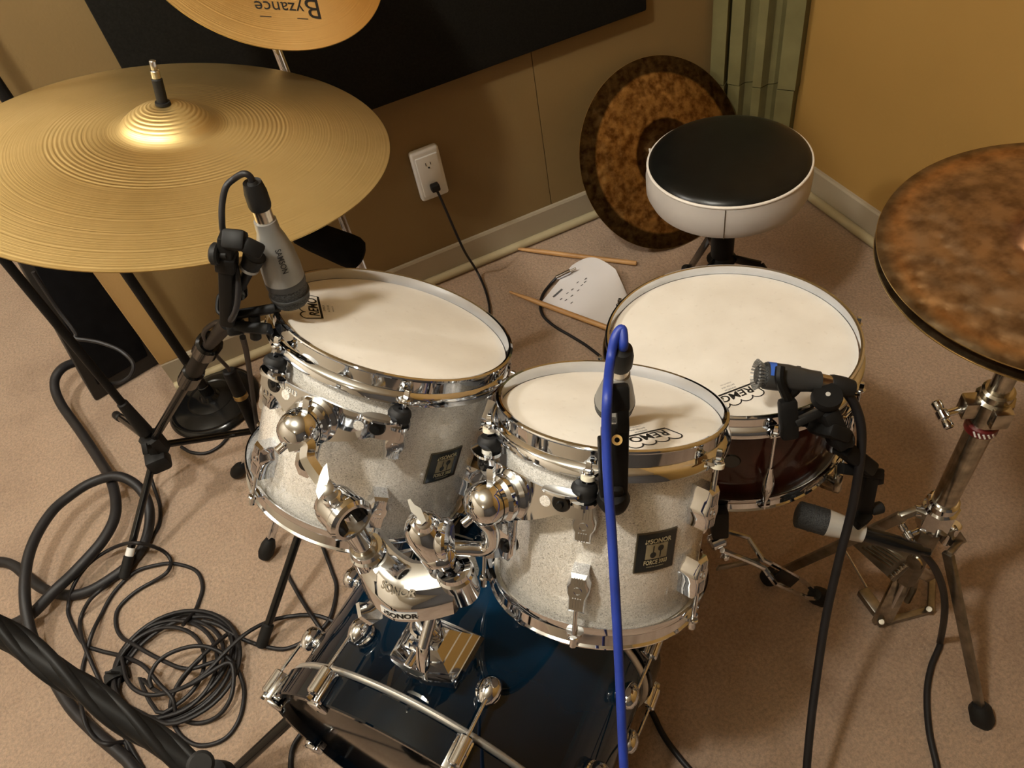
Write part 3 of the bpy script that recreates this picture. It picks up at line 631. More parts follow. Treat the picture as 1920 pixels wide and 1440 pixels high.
# ---- double tom holder on the bass drum
def holder():
    base = MBD @ polar(92.5, .241, .122)
    OB = Vector((-.04683, .46206, .54244)); OU = Vector((-.62524, .78043, 0)); ON = Vector((.77969, .62465, -.04257)).normalized(); OV = ON.cross(OU)
    t = thing('tom_holder', 'chrome double tom holder with wing nuts, standing on the bass drum', 'tom holder', base)
    def B(u, v, n): return OB + OU * u + OV * v + ON * n
    def C(u, v, n): return base + BU * u + BV * v + BN * n
    BF = Matrix((BU, BN, BV)).transposed().to_4x4(); BF.translation = base
    # stepped base plate: faceted pyramid that follows the shell
    o = [(-.048, -.034), (-.016, -.046), (.016, -.046), (.048, -.034), (.050, .036), (-.050, .036)]
    def curve(v):
        l = BF.inverted() @ v; return BF @ Vector((l.x, l.y, l.z - l.x * l.x / .482))
    m = MB(); 
    for z0, z1, k0, k1 in ((-.004, .006, 1.06, 1.0), (.006, .014, .97, .86), (.014, .024, .82, .66), (.024, .036, .62, .44)):
        n = len(o); vs = [BF @ Vector((x * k, y * k, z)) for z, k in ((z0, k0), (z1, k1)) for x, y in o]; vs = [curve(v) for v in vs]
        m.add(vs, [(i, (i + 1) % n, n + (i + 1) % n, n + i) for i in range(n)] + [tuple(reversed(range(n))), tuple(range(n, 2 * n))])
    bpl = m.build('base_plate', 'chrome', t, smooth=12)
    m = MB()
    for x_ in (-.016, .016): m.bar(curve(BF @ Vector((x_ * .98, -.045, .008))), curve(BF @ Vector((x_ * .44, -.019, .038))), .004, .004)
    m.build('plate_rib', 'chrome', bpl)
    MB().cyl(C(0, .02, 0), B(0, .155, 0), .0125, 24, bev=.001).build('post', 'chrome', t)
    cl = MB().cyl(C(0, .028, 0), C(0, .062, 0), .020, 24, bev=.004); cl.bar(C(-.0, .046, -.016), C(-.0, .046, -.034), .026, .020, BV); cl.build('post_clamp', 'chrome', t)
    # wing screw of the base
    m = MB().cyl(C(-.004, .050, -.030), C(-.004, .050, -.052), .006, 12, bev=.001)
    m.prism([(-.024, .006), (-.022, -.004), (-.010, -.016), (.010, -.016), (.022, -.004), (.024, .006), (.006, .002), (-.006, .002)], -.003, .003, Matrix((BU, BV, BN)).transposed().to_4x4().copy() if False else (lambda mm: (setattr(mm, 'translation', C(-.004, .050, -.050)), mm)[1])(Matrix((BU, BV, BN)).transposed().to_4x4()))
    m.build('wing_screw', 'chrome', t)
    m = MB().cyl(B(.036, .110, -.012), B(.060, .085, -.026), .0065, 12, bev=.001); m.prism([(-.018, .005), (-.016, -.012), (0, -.020), (.016, -.012), (.018, .005)], -.003, .003, frame(BU - BV * .8 - BN * .5, B(.058, .086, -.026))); m.build('wing_screw', 'chrome', t)
    m = MB().cyl(B(-.030, .115, -.015), B(-.030, .090, -.045), .0065, 12, bev=.001); m.bar(B(-.030, .095, -.042), B(-.030, .060, -.055), .012, .012); m.build('wing_screw', 'chrome', t)
    # bracket: curved bar with a socket at each end
    pts = [(-.056, .008), (-.03, -.004), (0, -.010), (.03, -.006), (.056, .004)]
    def brk(u, v):
        x_ = -.058 + .116 * u; yb = -.012 + .020 * (2 * u - 1) ** 2 + .014 * max(0, -x_ / .058)
        n_, v_ = XS[int(round(v * len(XS))) % len(XS)]; return B(x_, v_, yb + .012 + n_)
    XS = [(-.026, .156), (-.020, .163), (-.010, .167), (.012, .169), (.018, .165), (.018, .130), (.014, .124), (-.036, .124), (-.041, .128), (-.0365, .147), (-.034, .151)]
    NX = len(XS); m = MB(); m.add([brk(i / 24, j / NX) for i in range(25) for j in range(NX)], [(i * NX + j, (i + 1) * NX + j, (i + 1) * NX + (j + 1) % NX, i * NX + (j + 1) % NX) for i in range(24) for j in range(NX)] + [tuple(range(NX)), tuple(range(24 * NX, 25 * NX))])
    m.build('bracket', 'chrome', t, smooth=28)
    for x_, y_ in ((.056, .006), (-.051, .022)):
        MB().cyl(B(x_, .122, y_), B(x_, .172, y_), .0215, 32, bev=.005).build('socket', 'chrome', t)
        MB().lathe([(.0125, 0), (.020, 0), (.019, .006), (.0125, .006)], 32, frame(BV, B(x_, .172, y_)), loop=True).build('socket_ring', 'chrome', t)
    # stickers and embossed name
    f = lambda o_: (lambda x, y: B(-x, .1380 + o_ * .25 + y * .97, -.0388 + y * .22 - o_ * .97 + .020 * (x / .058) ** 2 + .014 * max(0, x / .058)))
    m = MB(); g = f(.0006); m.grid(lambda u, v: g((u - .5) * .044 + .004, (v - .5) * .0115), 8, 1); st = m.build('sticker', 'white_sticker', t, smooth=0, label='white maker sticker')
    g = f(.0012); m = text_mb('SONOR', .0105, lambda x, y: g(x + .009, y), bold=.0005, sx=.95)
    for cx_, cy_, sg in ((-.0115, -.0018, 1), (-.0082, .0018, -1)):
        m.add([g(cx_ + .0017 * math.cos(2 * PI * i / 12), cy_ + .0017 * math.sin(2 * PI * i / 12)) for i in range(12)], [tuple(range(12))]); m.add([g(cx_ - .0004, cy_), g(cx_ + .0004, cy_), g(cx_ + .0004, cy_ + sg * .006), g(cx_ - .0004, cy_ + sg * .006)], [(0, 1, 2, 3)])
    m.build('lettering', 'black_ink', st, smooth=0)
    text_mb('SONOR', .012, lambda x, y: B(-x, .1608 + y * .62 + .0012, -.0225 + y * .78 - .0006 + .020 * (x / .058) ** 2 + .014 * max(0, x / .058)), bold=.0004, sx=1.0).build('embossed_name', 'steel_dark', t, smooth=0)
    # arms
    def wing(root_pt, tip, side):
        d = (tip - root_pt); m = MB().cyl(root_pt - d * .25, root_pt + d * .15, .0085, 14, bev=.002)
        F = frame(d, root_pt, side); L = d.length
        m.prism([(-.008, 0), (-.011, L * .35), (-.004, L * .6), (-.003, L), (.001, L * 1.05), (.006, L * .65), (.011, L * .45), (.008, 0)], -.003, .003, F @ Rm(90, 'X'), .92, .001); return m
    def wingnut(out, base, tb_, stud, ts):
        c = W(base[0], base[1], tb_); n = Vector((.05, -.38, .92)).normalized(); P = []
        for x, y in out:
            d = ray(x, y); P.append(CAM + d * ((c - CAM).dot(n) / d.dot(n)))
        k = len(P); m = MB().add(P + [p - n * .005 for p in P], [tuple(range(k)), tuple(reversed(range(k, 2 * k)))] + [(i, k + i, k + (i + 1) % k, (i + 1) % k) for i in range(k)])
        m.cyl(c - n * .004, W(stud[0], stud[1], ts), .0075, 14); m.lathe([(0, -.009), (.008, -.006), (.0105, 0), (.008, .006), (0, .009)], 16, frame(n, W((base[0] + stud[0]) / 2, (base[1] + stud[1]) / 2, (tb_ + ts) / 2))); return m
    # left arm (to the larger tom)
    j = W(640, 958, .815); s0 = B(.056, .150, .006)
    MB().cyl(s0, j, .0125, 24).build('arm_tube', 'chrome', t)
    MB().cyl(s0 + (j - s0) * .20, s0 + (j - s0) * .34, .0155, 24, bev=.003).build('memory_clamp', 'steel_worn', t)
    ball12 = MA @ polar(-137, .1497 + .030 + .048, .270 - .072)
    bd = (ball12 - j).normalized(); tdir = (W(668, 985, .80) - j).normalized()
    hb = MB().lathe([(r_ * .80, z_ * .85) for r_, z_ in [(0, -.030), (.018, -.030), (.026, -.024), (.0295, -.012), (.0295, .010), (.032, .013), (.032, .022), (.028, .026), (.023, .026), (.023, .012), (0, .012)]], 36, frame(tdir, j)).build('tilt_clamp', 'chrome', t)
    MB().lathe([(0, .0108), (.0182, .0108), (.0182, .0116), (0, .0116)], 32, frame(tdir, j)).build('clamp_mouth', 'black_gloss', hb)
    m = MB(); up_ = (W(618, 925, .79) - j); m.cyl(j + up_ * .35, j + up_ * .95, .011, 16, bev=.002); m.build('clamp_boss', 'chrome', hb)
    wingnut([(613, 868), (615, 883), (617, 897), (609, 921), (597, 936), (592, 922), (599, 892), (606, 876)], (604, 915), .785, (622, 922), .800).build('wing_nut', 'chrome', hb)
    k1 = W(606, 905, .835); k2 = W(578, 862, .845); k3 = W(577, 830, .845)
    MB().tube(cr([j + bd * .012, k1, k2, k3, ball12 - (MA.to_3x3() @ Vector((0, 0, 1))) * .012], 8), .0095, 6).build('tilt_rod', 'chrome', t)
    # right arm (to the smaller tom)
    j = W(806, 1010, .825); s0 = B(-.051, .150, .022)
    MB().cyl(s0, j + (j - s0) * .05, .0125, 24).build('arm_tube', 'chrome', t)
    ud = (j - s0).normalized()
    hb = MB().lathe([(r_ * .76, z_ * .80) for r_, z_ in [(0, -.040), (.024, -.040), (.0285, -.036), (.0285, -.026), (.027, -.024), (.029, -.010), (.029, .012), (.024, .026), (.014, .036), (0, .038)]], 36, frame(ud, j + ud * .004)).build('tilt_clamp', 'chrome', t)
    MB().lathe([(0, .012), (.0225, .012), (.0235, .015), (.0235, .019), (.021, .022), (0, .022)], 36, frame((W(850, 1012, .82) - j).normalized(), j)).build('clamp_face', 'chrome', hb)
    wingnut([(764, 937), (769, 935), (777, 946), (789, 953), (799, 977), (791, 984), (780, 967), (771, 960), (766, 945)], (790, 972), .778, (800, 990), .795).build('wing_nut', 'chrome', hb)
    ball10 = MBm @ polar(-165, .1253 + .030 + .040, .2515 - .072); dn = (MBm.to_3x3() @ Vector((0, 0, 1)))
    tb = depth(ball10)
    q0 = W(838, 1028, .832); q1 = W(905, 1029, tb + .035); q2 = W(922, 1018, tb + .028); q3 = W(920, 992, tb + .012)
    MB().tube(cr([q0, q0.lerp(q1, .5), q1, q2, q3, ball10 - dn * .015], 8), .0085, 14).build('tilt_rod', 'chrome', t)
holder()
# ================================================================== cymbals
def cym_profile(R, bow, bell_r, bell_h, th=.0014, lip=0.0):
    pr = [(.0085, bow + bell_h)]
    for i in range(1, 9):
        a = i / 8; pr.append((.0085 + (bell_r - .0085) * a, bow + bell_h * (math.cos(a * PI * .5) ** .8 if a < 1 else 0)))
    for i in range(1, 15):
        a = i / 14; r = bell_r + (R - bell_r) * a; pr.append((r, bow * (1 - a ** 1.5)))
    low = [(r, z - th) for r, z in reversed(pr)]
    return pr + [(R + .0002, -th * .5)] + low
def cymbal(name, label, c, n, R, bow, br, bh, mt, flip=False, parent_label=None, xh=None):
    n = Vector(n).normalized(); M = frame(n, c, xh)
    t = thing(name, label, 'cymbal', M)
    pr = cym_profile(R, bow, br, bh)
    if flip: pr = [(r, -z) for r, z in pr]
    b = MB().lathe(pr, 128, loop=True).build('cymbal_plate', mt, t, local=True, smooth=60)
    MB().lathe([(R - .0006, -.0014), (R + .0006, -.0012), (R + .0006, -.0002), (R - .0006, 0)], 128, T(0, 0, 0), loop=True).build('rim_edge', 'bronze_edge', t, local=True)
    return t, M
RC = CAM + Vector((-.09, .937, -.433)) * 1.205
ride, MR = cymbal('ride_cymbal', 'large golden ride cymbal on the left, lathed grooves and raised bell', RC, (.23, -.009, .973), .3055, .031, .067, .031, 'bronze_ride')
rn = Vector((.23, -.009, .973)).normalized(); rtop = MR @ Vector((0, 0, .062))
# ride stand
G = Vector((-.045, 1.19, 0))
t = thing('cymbal_stand', 'chrome cymbal stand holding the golden ride cymbal, rubber feet on carpet', 'cymbal stand', G)
MB().cyl(rtop - rn * .06, rtop + rn * .014, .0042, 12).build('rod', 'chrome', t)
MB().cyl(rtop - rn * .004, rtop + rn * .036, .0072, 20, bev=.001).build('sleeve', 'black_rubber', t)
MB().lathe([(.0042, 0), (.0105, 0), (.0100, .0035), (.0042, .0035)], 20, frame(rn, rtop + rn * .0006), loop=True).build('sleeve_flange', 'black_rubber', t)
m = MB().cyl(rtop + rn * .036, rtop + rn * .047, .0062, 12, bev=.001); m.cyl(rtop + rn * .047, rtop + rn * .060, .0045, 10, bev=.001); m.build('rod_tip', 'chrome', t)
MB().lathe([(.005, 0), (.016, 0), (.016, .008), (.005, .008)], 20, frame(rn, MR @ Vector((0, 0, .042))), loop=True).build('felt', 'black_foam', t)
MB().tube([MR @ Vector((0, 0, .034)), MR @ Vector((0, 0, -.05)), G + Vector((0, 0, .72))], .010, 12).build('boom', 'chrome', t)
MB().cyl(G + Vector((0, 0, .10)), G + Vector((0, 0, .75)), .0125, 16).build('pole', 'chrome', t)
MB().cyl(G + Vector((0, 0, .36)), G + Vector((0, 0, .42)), .020, 16, bev=.003).build('collar', 'chrome', t)
def stand_leg(t, hub, foot, wd=.016, th=.010, mt='chrome', fr=.017):
    hub, foot = Vector(hub), Vector(foot); d = (foot - hub); f0 = foot.copy(); f0.z = .028
    MB().bar(hub, f0, wd, th, (0, 0, 1), .002).build('leg', mt, t)
    dd = (f0 - hub).normalized(); hz = Vector((dd.x, dd.y, 0)).normalized()
    MB().lathe([(0, -.024), (fr * .8, -.024), (fr, -.012), (fr * .95, .010), (fr * .62, .026), (0, .028)], 16, frame(-dd, f0)).map(lambda v: Vector((v.x, v.y, max(v.z, .0015)))).build('rubber_foot', 'black_rubber', t)
for q in (Zp(510, 1040), Zp(457, 893)): stand_leg(t, G + Vector((0, 0, .38)), q)
stand_leg(t, G + Vector((0, 0, .38)), G + Vector((.20, -.09, 0)))
# crash cymbal and stand
crash, MK = cymbal('crash_cymbal', 'bright gold crash cymbal at the top with a black script logo', (.133, 1.419, 1.07), (.345, -.53, .774), .203, .020, .045, .020, 'bronze_bright')
def cym_z(R, bow, br, r): a = max(0, (r - br) / (R - br)); return bow * (1 - a ** 1.5)
def crash_txt():
    inv = MK.inverted()
    def loc(px, py):
        d = ray(px, py); o = inv @ CAM; dr = inv.to_3x3() @ d
        z = .008
        for _ in range(4):
            s = (z - o.z) / dr.z; p = o + dr * s; z = cym_z(.203, .020, .045, math.hypot(p.x, p.y))
        return p
    A, E_, U = loc(603, 20), loc(483, 12), loc(560, 45)
    d = (E_ - A); d.z = 0; L = d.length; d.normalize(); up = Vector((-d.y, d.x, 0))
    if up.dot(U - A) < 0: up = -up
    def f(x, y):
        p = A + d * x + up * y; r = math.hypot(p.x, p.y); return Vector((p.x, p.y, cym_z(.203, .020, .045, r) + .0005))
    g = lambda sx_, sy, x0, y0: (lambda x, y: f(x0 + x * sx_, y0 + y * sy))
    k = L / .118
    m = text_mb('B', .056 * k, g(1, 1, .0, -.004 * k), align='LEFT'); m2 = text_mb('yzance', .034 * k, g(1, 1, .034 * k, .000), align='LEFT', sx=.98); m.add(m2.V, m2.F)
    m.add([f(.030 * k, .019 * k), f(.118 * k, .018 * k), f(.118 * k, .0196 * k), f(.030 * k, .0206 * k)], [(0, 1, 2, 3)])
    m.build('script_logo', 'black_ink', crash, local=True, smooth=0)
crash_txt()
G2 = Vector((.097, 1.40, 0)); cn = Vector((.345, -.53, .774)).normalized()
t = thing('cymbal_stand', 'slim chrome cymbal stand under the bright crash cymbal near the wall', 'cymbal stand', G2)
MB().cyl(G2 + Vector((0, 0, .10)), G2 + Vector((0, 0, 1.0)), .0088, 16).build('pole', 'chrome', t)
MB().cyl(G2 + Vector((0, 0, .10)), G2 + Vector((0, 0, .50)), .0125, 16, bev=.002).build('lower_tube', 'chrome', t)
MB().tube([G2 + Vector((0, 0, 1.0)), MK @ Vector((0, 0, -.03)), MK @ Vector((0, 0, .065))], .0055, 10).build('tilter', 'chrome', t)
for a in (235, 180, 290): stand_leg(t, G2 + Vector((0, 0, .30)), G2 + Vector((.22 * math.cos(math.radians(a)), .22 * math.sin(math.radians(a)), 0)))
# dark cymbal leaning on the wall
gc = CAM + (Vector((.893, 1.442, -1.097))) * 1.128; gn = Vector((.085, -.861, .50)).normalized()
gc.z = .259 * math.hypot(gn.x, gn.y) + .003
lean_c, MG = cymbal('leaning_cymbal', 'dark cymbal with golden hammered middle band leaning on the back wall', gc, gn, .259, .018, .068, .018, 'bronze_dark')
MB().box(T(-.055, .018, .024), (.006, .014, .002), .0008).build('label_tag', 'white_sticker', lean_c, local=True)
# hi-hat
hc = Vector((.698, .364, .889)); hn = Vector((-.04, -.027, .999)).normalized()
hat1, MH = cymbal('hi_hat_cymbal', 'rusty brown hi-hat cymbal on the right, the upper of the pair', hc, hn, .178, .014, .050, .020, 'bronze_raw')
hat2, MH2 = cymbal('hi_hat_cymbal', 'rusty brown hi-hat cymbal on the right, the lower of the pair', hc - hn * .012 + Vector((-.002, -.002, 0)), hn, .178, .012, .050, .018, 'bronze_raw', flip=True)
hat1['group'] = hat2['group'] = 'hi-hat pair'
P = Vector((.70, .363, 0))
t = thing('hi_hat_stand', 'worn steel hi-hat stand with clamps, legs and a foot pedal', 'hi-hat stand', P)
z_ = lambda z, dx=0, dy=0: P + Vector((dx, dy, z))
MB().cyl(z_(.60), z_(.838), .0125, 24, bev=.001).build('upper_tube', 'steel_worn', t)
MB().cyl(z_(.34), z_(.62), .0165, 24, bev=.001).build('lower_tube', 'steel_worn', t)
MB().cyl(z_(.06), z_(1.05), .0035, 10).build('pull_rod', 'chrome', t)
MB().lathe([(.004, .0), (.022, 0), (.024, .01), (.004, .012)], 20, T(*z_(.834)), loop=True).build('cup_seat', 'black_rubber', t)
m = MB().cyl(z_(.612), z_(.655), .0235, 10, bev=.004); m.cyl(z_(.648), z_(.668), .019, 24, bev=.003)
dl = (Xp(1700, 820, .62) - z_(.62)); dl.z = 0; dl.normalize(); dr_ = dl.cross(Vector((0, 0, 1)))
m.box(frame(dl, z_(.638) + dl * .026, (0, 0, 1)), (.030, .022, .022), .003); m.box(frame(dr_, z_(.640) - dr_ * .024, (0, 0, 1)), (.030, .022, .016), .003); m.build('height_clamp', 'steel_worn', t)
def tscrew(t, p, d, w_, nm='wing_screw', mt='chrome'):
    d = d.normalized(); s = d.cross(Vector((0, 0, 1))).normalized(); e = p + d * .026; u_ = (s + Vector((0, 0, .35))).normalized()
    m = MB().cyl(p, e, .0048, 12); m.cyl(e - u_ * w_, e - u_ * w_ * .3, .0068, 12, bev=.002, r2=.0055); m.cyl(e - u_ * w_ * .3, e + u_ * w_ * .3, .0075, 12, bev=.001); m.cyl(e + u_ * w_ * .3, e + u_ * w_, .0055, 12, bev=.002, r2=.0068); m.build(nm, mt, t)
tscrew(t, z_(.632) + dl * .034, dl * 1.0 - dr_ * .25, .019)
b_ = MB().cyl(z_(.588), z_(.604), .0200, 28, bev=.002).build('memory_lock', 'red_band', t)
m = MB()
for k in range(5): a = math.radians(200 + k * 16); m.box(Matrix.Translation(z_(.596)) @ Rm(math.degrees(a), 'Z') @ T(.0199, 0, 0) @ Rm(28, 'X'), (.0012, .0022, .009))
m.build('white_marks', 'white_sticker', b_)
m = MB().cyl(z_(.345), z_(.405), .0260, 8, bev=.006); m.cyl(z_(.40), z_(.418), .0215, 24, bev=.003); m.build('hub', 'chrome', t)
tscrew(t, z_(.335) + dl * .012 - dr_ * -.0, dl - dr_ * .4 * -1 * -1, .020)
MB().cyl(z_(.17), z_(.345), .0185, 8, bev=.003).build('pedal_post', 'steel_dark', t)
def hleg(pts, foot):
    m = MB()
    for a, b in zip(pts, pts[1:]): m.bar(a, b, .017, .009, (0, 0, 1), .002, ext=.006)
    m.build('leg', 'steel_dark', t)
    d = (Vector(pts[-1]) - Vector(pts[-2])).normalized()
    MB().lathe([(0, -.03), (.014, -.03), (.0195, -.016), (.018, .008), (.011, .02), (0, .02)], 16, frame(-d, Vector(pts[-1]) + d * .006)).map(lambda v: Vector((v.x, v.y, max(v.z, .001)))).build('rubber_foot', 'black_rubber', t)
f1 = Zp(1830, 1340); f1.z = .024
hleg([z_(.355, .012, -.022), W(1800, 1015, depth(z_(.33)) + .0), W(1778, 1040, 1.17), f1], 0)
f2 = Zp(1450, 1088); f2.z = .022
hl = W(1655, 985, 1.20)
hleg([z_(.385, -.02, .0), W(1716, 958, depth(z_(.38))), W(1690, 968, 1.16), hl, f2], 0)
m = MB().cyl(W(1716, 952, depth(z_(.385))), W(1742, 956, depth(z_(.385))), .0045, 10); m.cyl(W(1716, 962, depth(z_(.385))), W(1742, 966, depth(z_(.385))), .0045, 10); m.build('leg_bolts', 'chrome', t)
MB().cyl(z_(.31, .018, -.02), z_(.36, .02, -.02), .010, 12, bev=.002).build('brace_stub', 'chrome', t)
# pedal: base frame on the carpet, footboard, link plate, radius rods
pA, pB, pC, pD = Zp(1652, 1168, .008), Zp(1745, 1143, .008), Zp(1748, 1072, .008), Zp(1690, 1080, .008)
m = MB()
for a, b in ((pA, pB), (pB, pC)): m.bar(a, b, .012, .012, (0, 0, 1), .002, ext=.012)
m.build('base_frame', 'steel_dark', t)
top = W(1705, 1062, depth(pA) - .11); m = MB().bar(pA + Vector((0, 0, .004)), top, .036, .008, r0, .002); m.bar(top, W(1745, 1082, depth(pA) - .06), .02, .012); m.build('link_plate', 'steel_worn', t)
pl_ = [W(1592, 1016, 1.285), W(1665, 1015, 1.22), W(1722, 1046, 1.19), W(1676, 1092, 1.235)]
def fb(u, v): return (pl_[0] * (1 - v) + pl_[3] * v) * (1 - u) + (pl_[1] * (1 - v) + pl_[2] * v) * u
nrm_ = (pl_[1] - pl_[0]).cross(pl_[3] - pl_[0]).normalized()
if nrm_.z < 0: nrm_ = -nrm_
MB().grid(fb, 6, 6, .006, lambda v: -nrm_).build('footboard', 'steel_dark', t)
m = MB()
for k in range(7): a = fb(.12 + k * .12, .9); m.box(frame(nrm_, a + nrm_ * .002), (.010, .008, .005), .001)
for k in range(5): a, b = fb(.2 + k * .13, .15), fb(.3 + k * .11, .75); m.bar(a + nrm_ * .001, b + nrm_ * .001, .003, .003, nrm_, 0)
m.build('footboard_ridges', 'steel_worn', t)
MB().lathe([(0, .003), (.012, .003), (.013, 0), (0, 0)], 20, frame(nrm_, W(1715, 1055, 1.185))).build('toe_stop', 'steel_worn', t)
MB().cyl(Zp(1583, 1030, .012), Zp(1634, 1118, .012), .0028, 8).build('radius_rod', 'chrome', t)
MB().box(frame((0, 0, 1), Zp(1632, 1128, .010), Zp(1660, 1165) - Zp(1632, 1128)), (.05, .022, .018), .003).build('heel_bracket', 'steel_dark', t)
m = MB()
for q in ((1653, 1166), (1742, 1142)): m.cyl(Zp(*q, .008), Zp(*q, .026), .007, 10, bev=.002)
m.build('frame_bolts', 'steel_dark', t)
MB().tube([Zp(1700, 1128, .02), Zp(1712, 1105, .05), W(1728, 1040, depth(z_(.2)))], .006, 6).build('pull_chain', 'steel_dark', t)
# ================================================================== throne
tc = Vector((.858, 1.137, .529))
t = thing('drum_throne', 'round drum throne with black vinyl top and white sides', 'stool', (tc.x, tc.y, 0))
R_ = .165
MB().lathe([(0, .017), (R_ * .4, .0165), (R_ * .7, .0145), (R_ * .84, .0115), (R_ * .92, .0075), (R_ * .965, .003), (R_ - .002, -.003), (0, -.006)], 72, T(*tc)).build('seat_top', 'vinyl_black', t)
MB().lathe([(R_ - .002 + .0032 * math.cos(a * PI / 5), -.004 + .0032 * math.sin(a * PI / 5)) for a in range(10)], 96, T(*tc), loop=True).build('piping', 'vinyl_piping', t)
MB().lathe([(0, -.006), (R_ - .001, -.006), (R_ + .003, -.030), (R_ + .0025, -.062), (R_ - .006, -.080), (R_ - .030, -.088), (0, -.088)], 96, T(*tc)).build('seat_side', 'vinyl_white', t)
ang = math.atan2((Zp(1358, 430, .48) - tc).y, (Zp(1358, 430, .48) - tc).x)
sd = lambda r, z: tc + Vector((r * math.cos(ang), r * math.sin(ang), z))
MB().tube([sd(R_ + .0005, -.008), sd(R_ + .0032, -.030), sd(R_ + .0028, -.062), sd(R_ - .005, -.080)], .0011, 6).build('side_seam', 'steel_dark', t)
pb_ = Vector((tc.x, tc.y, 0))
MB().cyl(pb_ + Vector((0, 0, .265)), pb_ + Vector((0, 0, .40)), .0255, 20, bev=.004).build('height_collar', 'black_plastic', t)
MB().cyl(pb_ + Vector((0, 0, .12)), pb_ + Vector((0, 0, .445)), .016, 20).build('post', 'chrome', t)
m = MB().cyl(pb_ + Vector((.02, -.012, .345)), pb_ + Vector((.052, -.020, .345)), .006, 10, bev=.001); m.cyl(pb_ + Vector((.05, -.020, .345)), pb_ + Vector((.066, -.025, .345)), .003, 8); m.build('wing_bolt', 'black_gloss', t)
MB().lathe([(.016, 0), (.03, .0), (.034, .01), (.026, .022), (.016, .022)], 20, T(*(pb_ + Vector((0, 0, .255)))), loop=True).build('leg_hub', 'black_plastic', t)
for a in (195, 315, 75):
    d = Vector((math.cos(math.radians(a)), math.sin(math.radians(a)), 0))
    m = MB(); q0 = pb_ + d * .02 + Vector((0, 0, .268)); q1 = pb_ + d * .085 + Vector((0, 0, .258)); q2 = pb_ + d * .24 + Vector((0, 0, .022))
    m.bar(q0, q1, .02, .006, (0, 0, 1), .001, .004); m.bar(q1, q2, .02, .006, (0, 0, 1), .001); m.build('leg', 'black_gloss', t)
    MB().lathe([(0, -.02), (.016, -.02), (.018, 0), (.014, .02), (0, .022)], 14, T(*q2)).build('rubber_foot', 'black_rubber', t)
# ================================================================== snare stand
sp_ = MS @ Vector((0, 0, -.004)); gs = Vector((.50, .63, 0))
t = thing('snare_stand', 'chrome snare stand with folded flat-bar legs under the red snare drum', 'snare stand', gs)
MB().cyl(gs + Vector((0, 0, .10)), gs + Vector((0, 0, .36)), .0125, 20).build('column', 'chrome', t)
MB().cyl(gs + Vector((0, 0, .33)), gs + Vector((0, 0, .38)), .024, 20, bev=.004).build('tilter', 'chrome', t)
bdir = (Zp(1565, 935, .41) - gs); a0 = math.degrees(math.atan2(bdir.y, bdir.x))
for k in range(3):
    a = a0 + 120 * k; e = MS @ polar(a, .180, -.010); e2 = MS @ polar(a, .199, -.006); e3 = MS @ polar(a, .1985, .020); s0 = gs + Vector((0, 0, .37))
    m = MB().bar(s0, e, .022, .012, (0, 0, 1), .003, .01); m.build('basket_arm', 'steel_dark', t)
    m = MB().bar(e, e2, .026, .014, (0, 0, 1), .003, .012); m.bar(e2, e3, .022, .010, (0, 0, 1), .003, .012); m.build('rubber_grip', 'steel_worn', t)
ft = Zp(1530, 1128); ft.z = .024; hb = W(1352, 1012, 1.205)
# ladder leg: two wavy rails that meet before the foot
k1, k2, k3 = W(1405, 1030, 1.25), W(1432, 1058, 1.255), W(1450, 1075, 1.262)
for off, nm in ((-1, 0), (1, 0)):
    s_ = Vector((off * .010, off * .018, 0))
    MB().tube([hb + s_ * .9, k1 + s_ * 1.1, k2 + s_ * .35, k3 + s_ * .8, ft.lerp(k3, .35) + s_ * .8, ft + s_ * .25], .0048, 8).build('leg_rail', 'chrome', t)
MB().bar(k3.lerp(ft, .05), k3.lerp(ft, .42), .026, .003, (0, 0, 1), .001).build('rail_spacer', 'black_plastic', t)
d = (ft - k3).normalized(); MB().lathe([(0, -.036), (.013, -.036), (.0195, -.022), (.018, .006), (.012, .022), (0, .024)], 14, frame(-d, ft)).map(lambda v: Vector((v.x, v.y, max(v.z, .001)))).build('rubber_foot', 'black_rubber', t)
for q in ((.36, .80), (.66, .82)): stand_leg(t, gs + Vector((0, 0, .25)), Vector((*q, 0)))
MB().cyl(gs + Vector((0, 0, .22)), hb, .008, 10).build('leg_link', 'chrome', t)
m = MB().cyl(W(1330, 1020, 1.2), W(1358, 1008, 1.2), .013, 16, bev=.003); m.lathe([(0, -.008), (.006, -.006), (.008, 0), (.006, .006), (0, .008)], 14, Matrix.Translation(W(1360, 1043, 1.205))); m.build('leg_joint', 'chrome', t)
MB().bar(W(1345, 1065, 1.235), W(1425, 1050, 1.27), .012, .004).build('brace', 'steel_dark', t)
MB().bar(W(1349, 955, 1.12), W(1349, 1003, 1.15), .024, .02, r0, .003).build('rubber_handle', 'black_rubber', t)
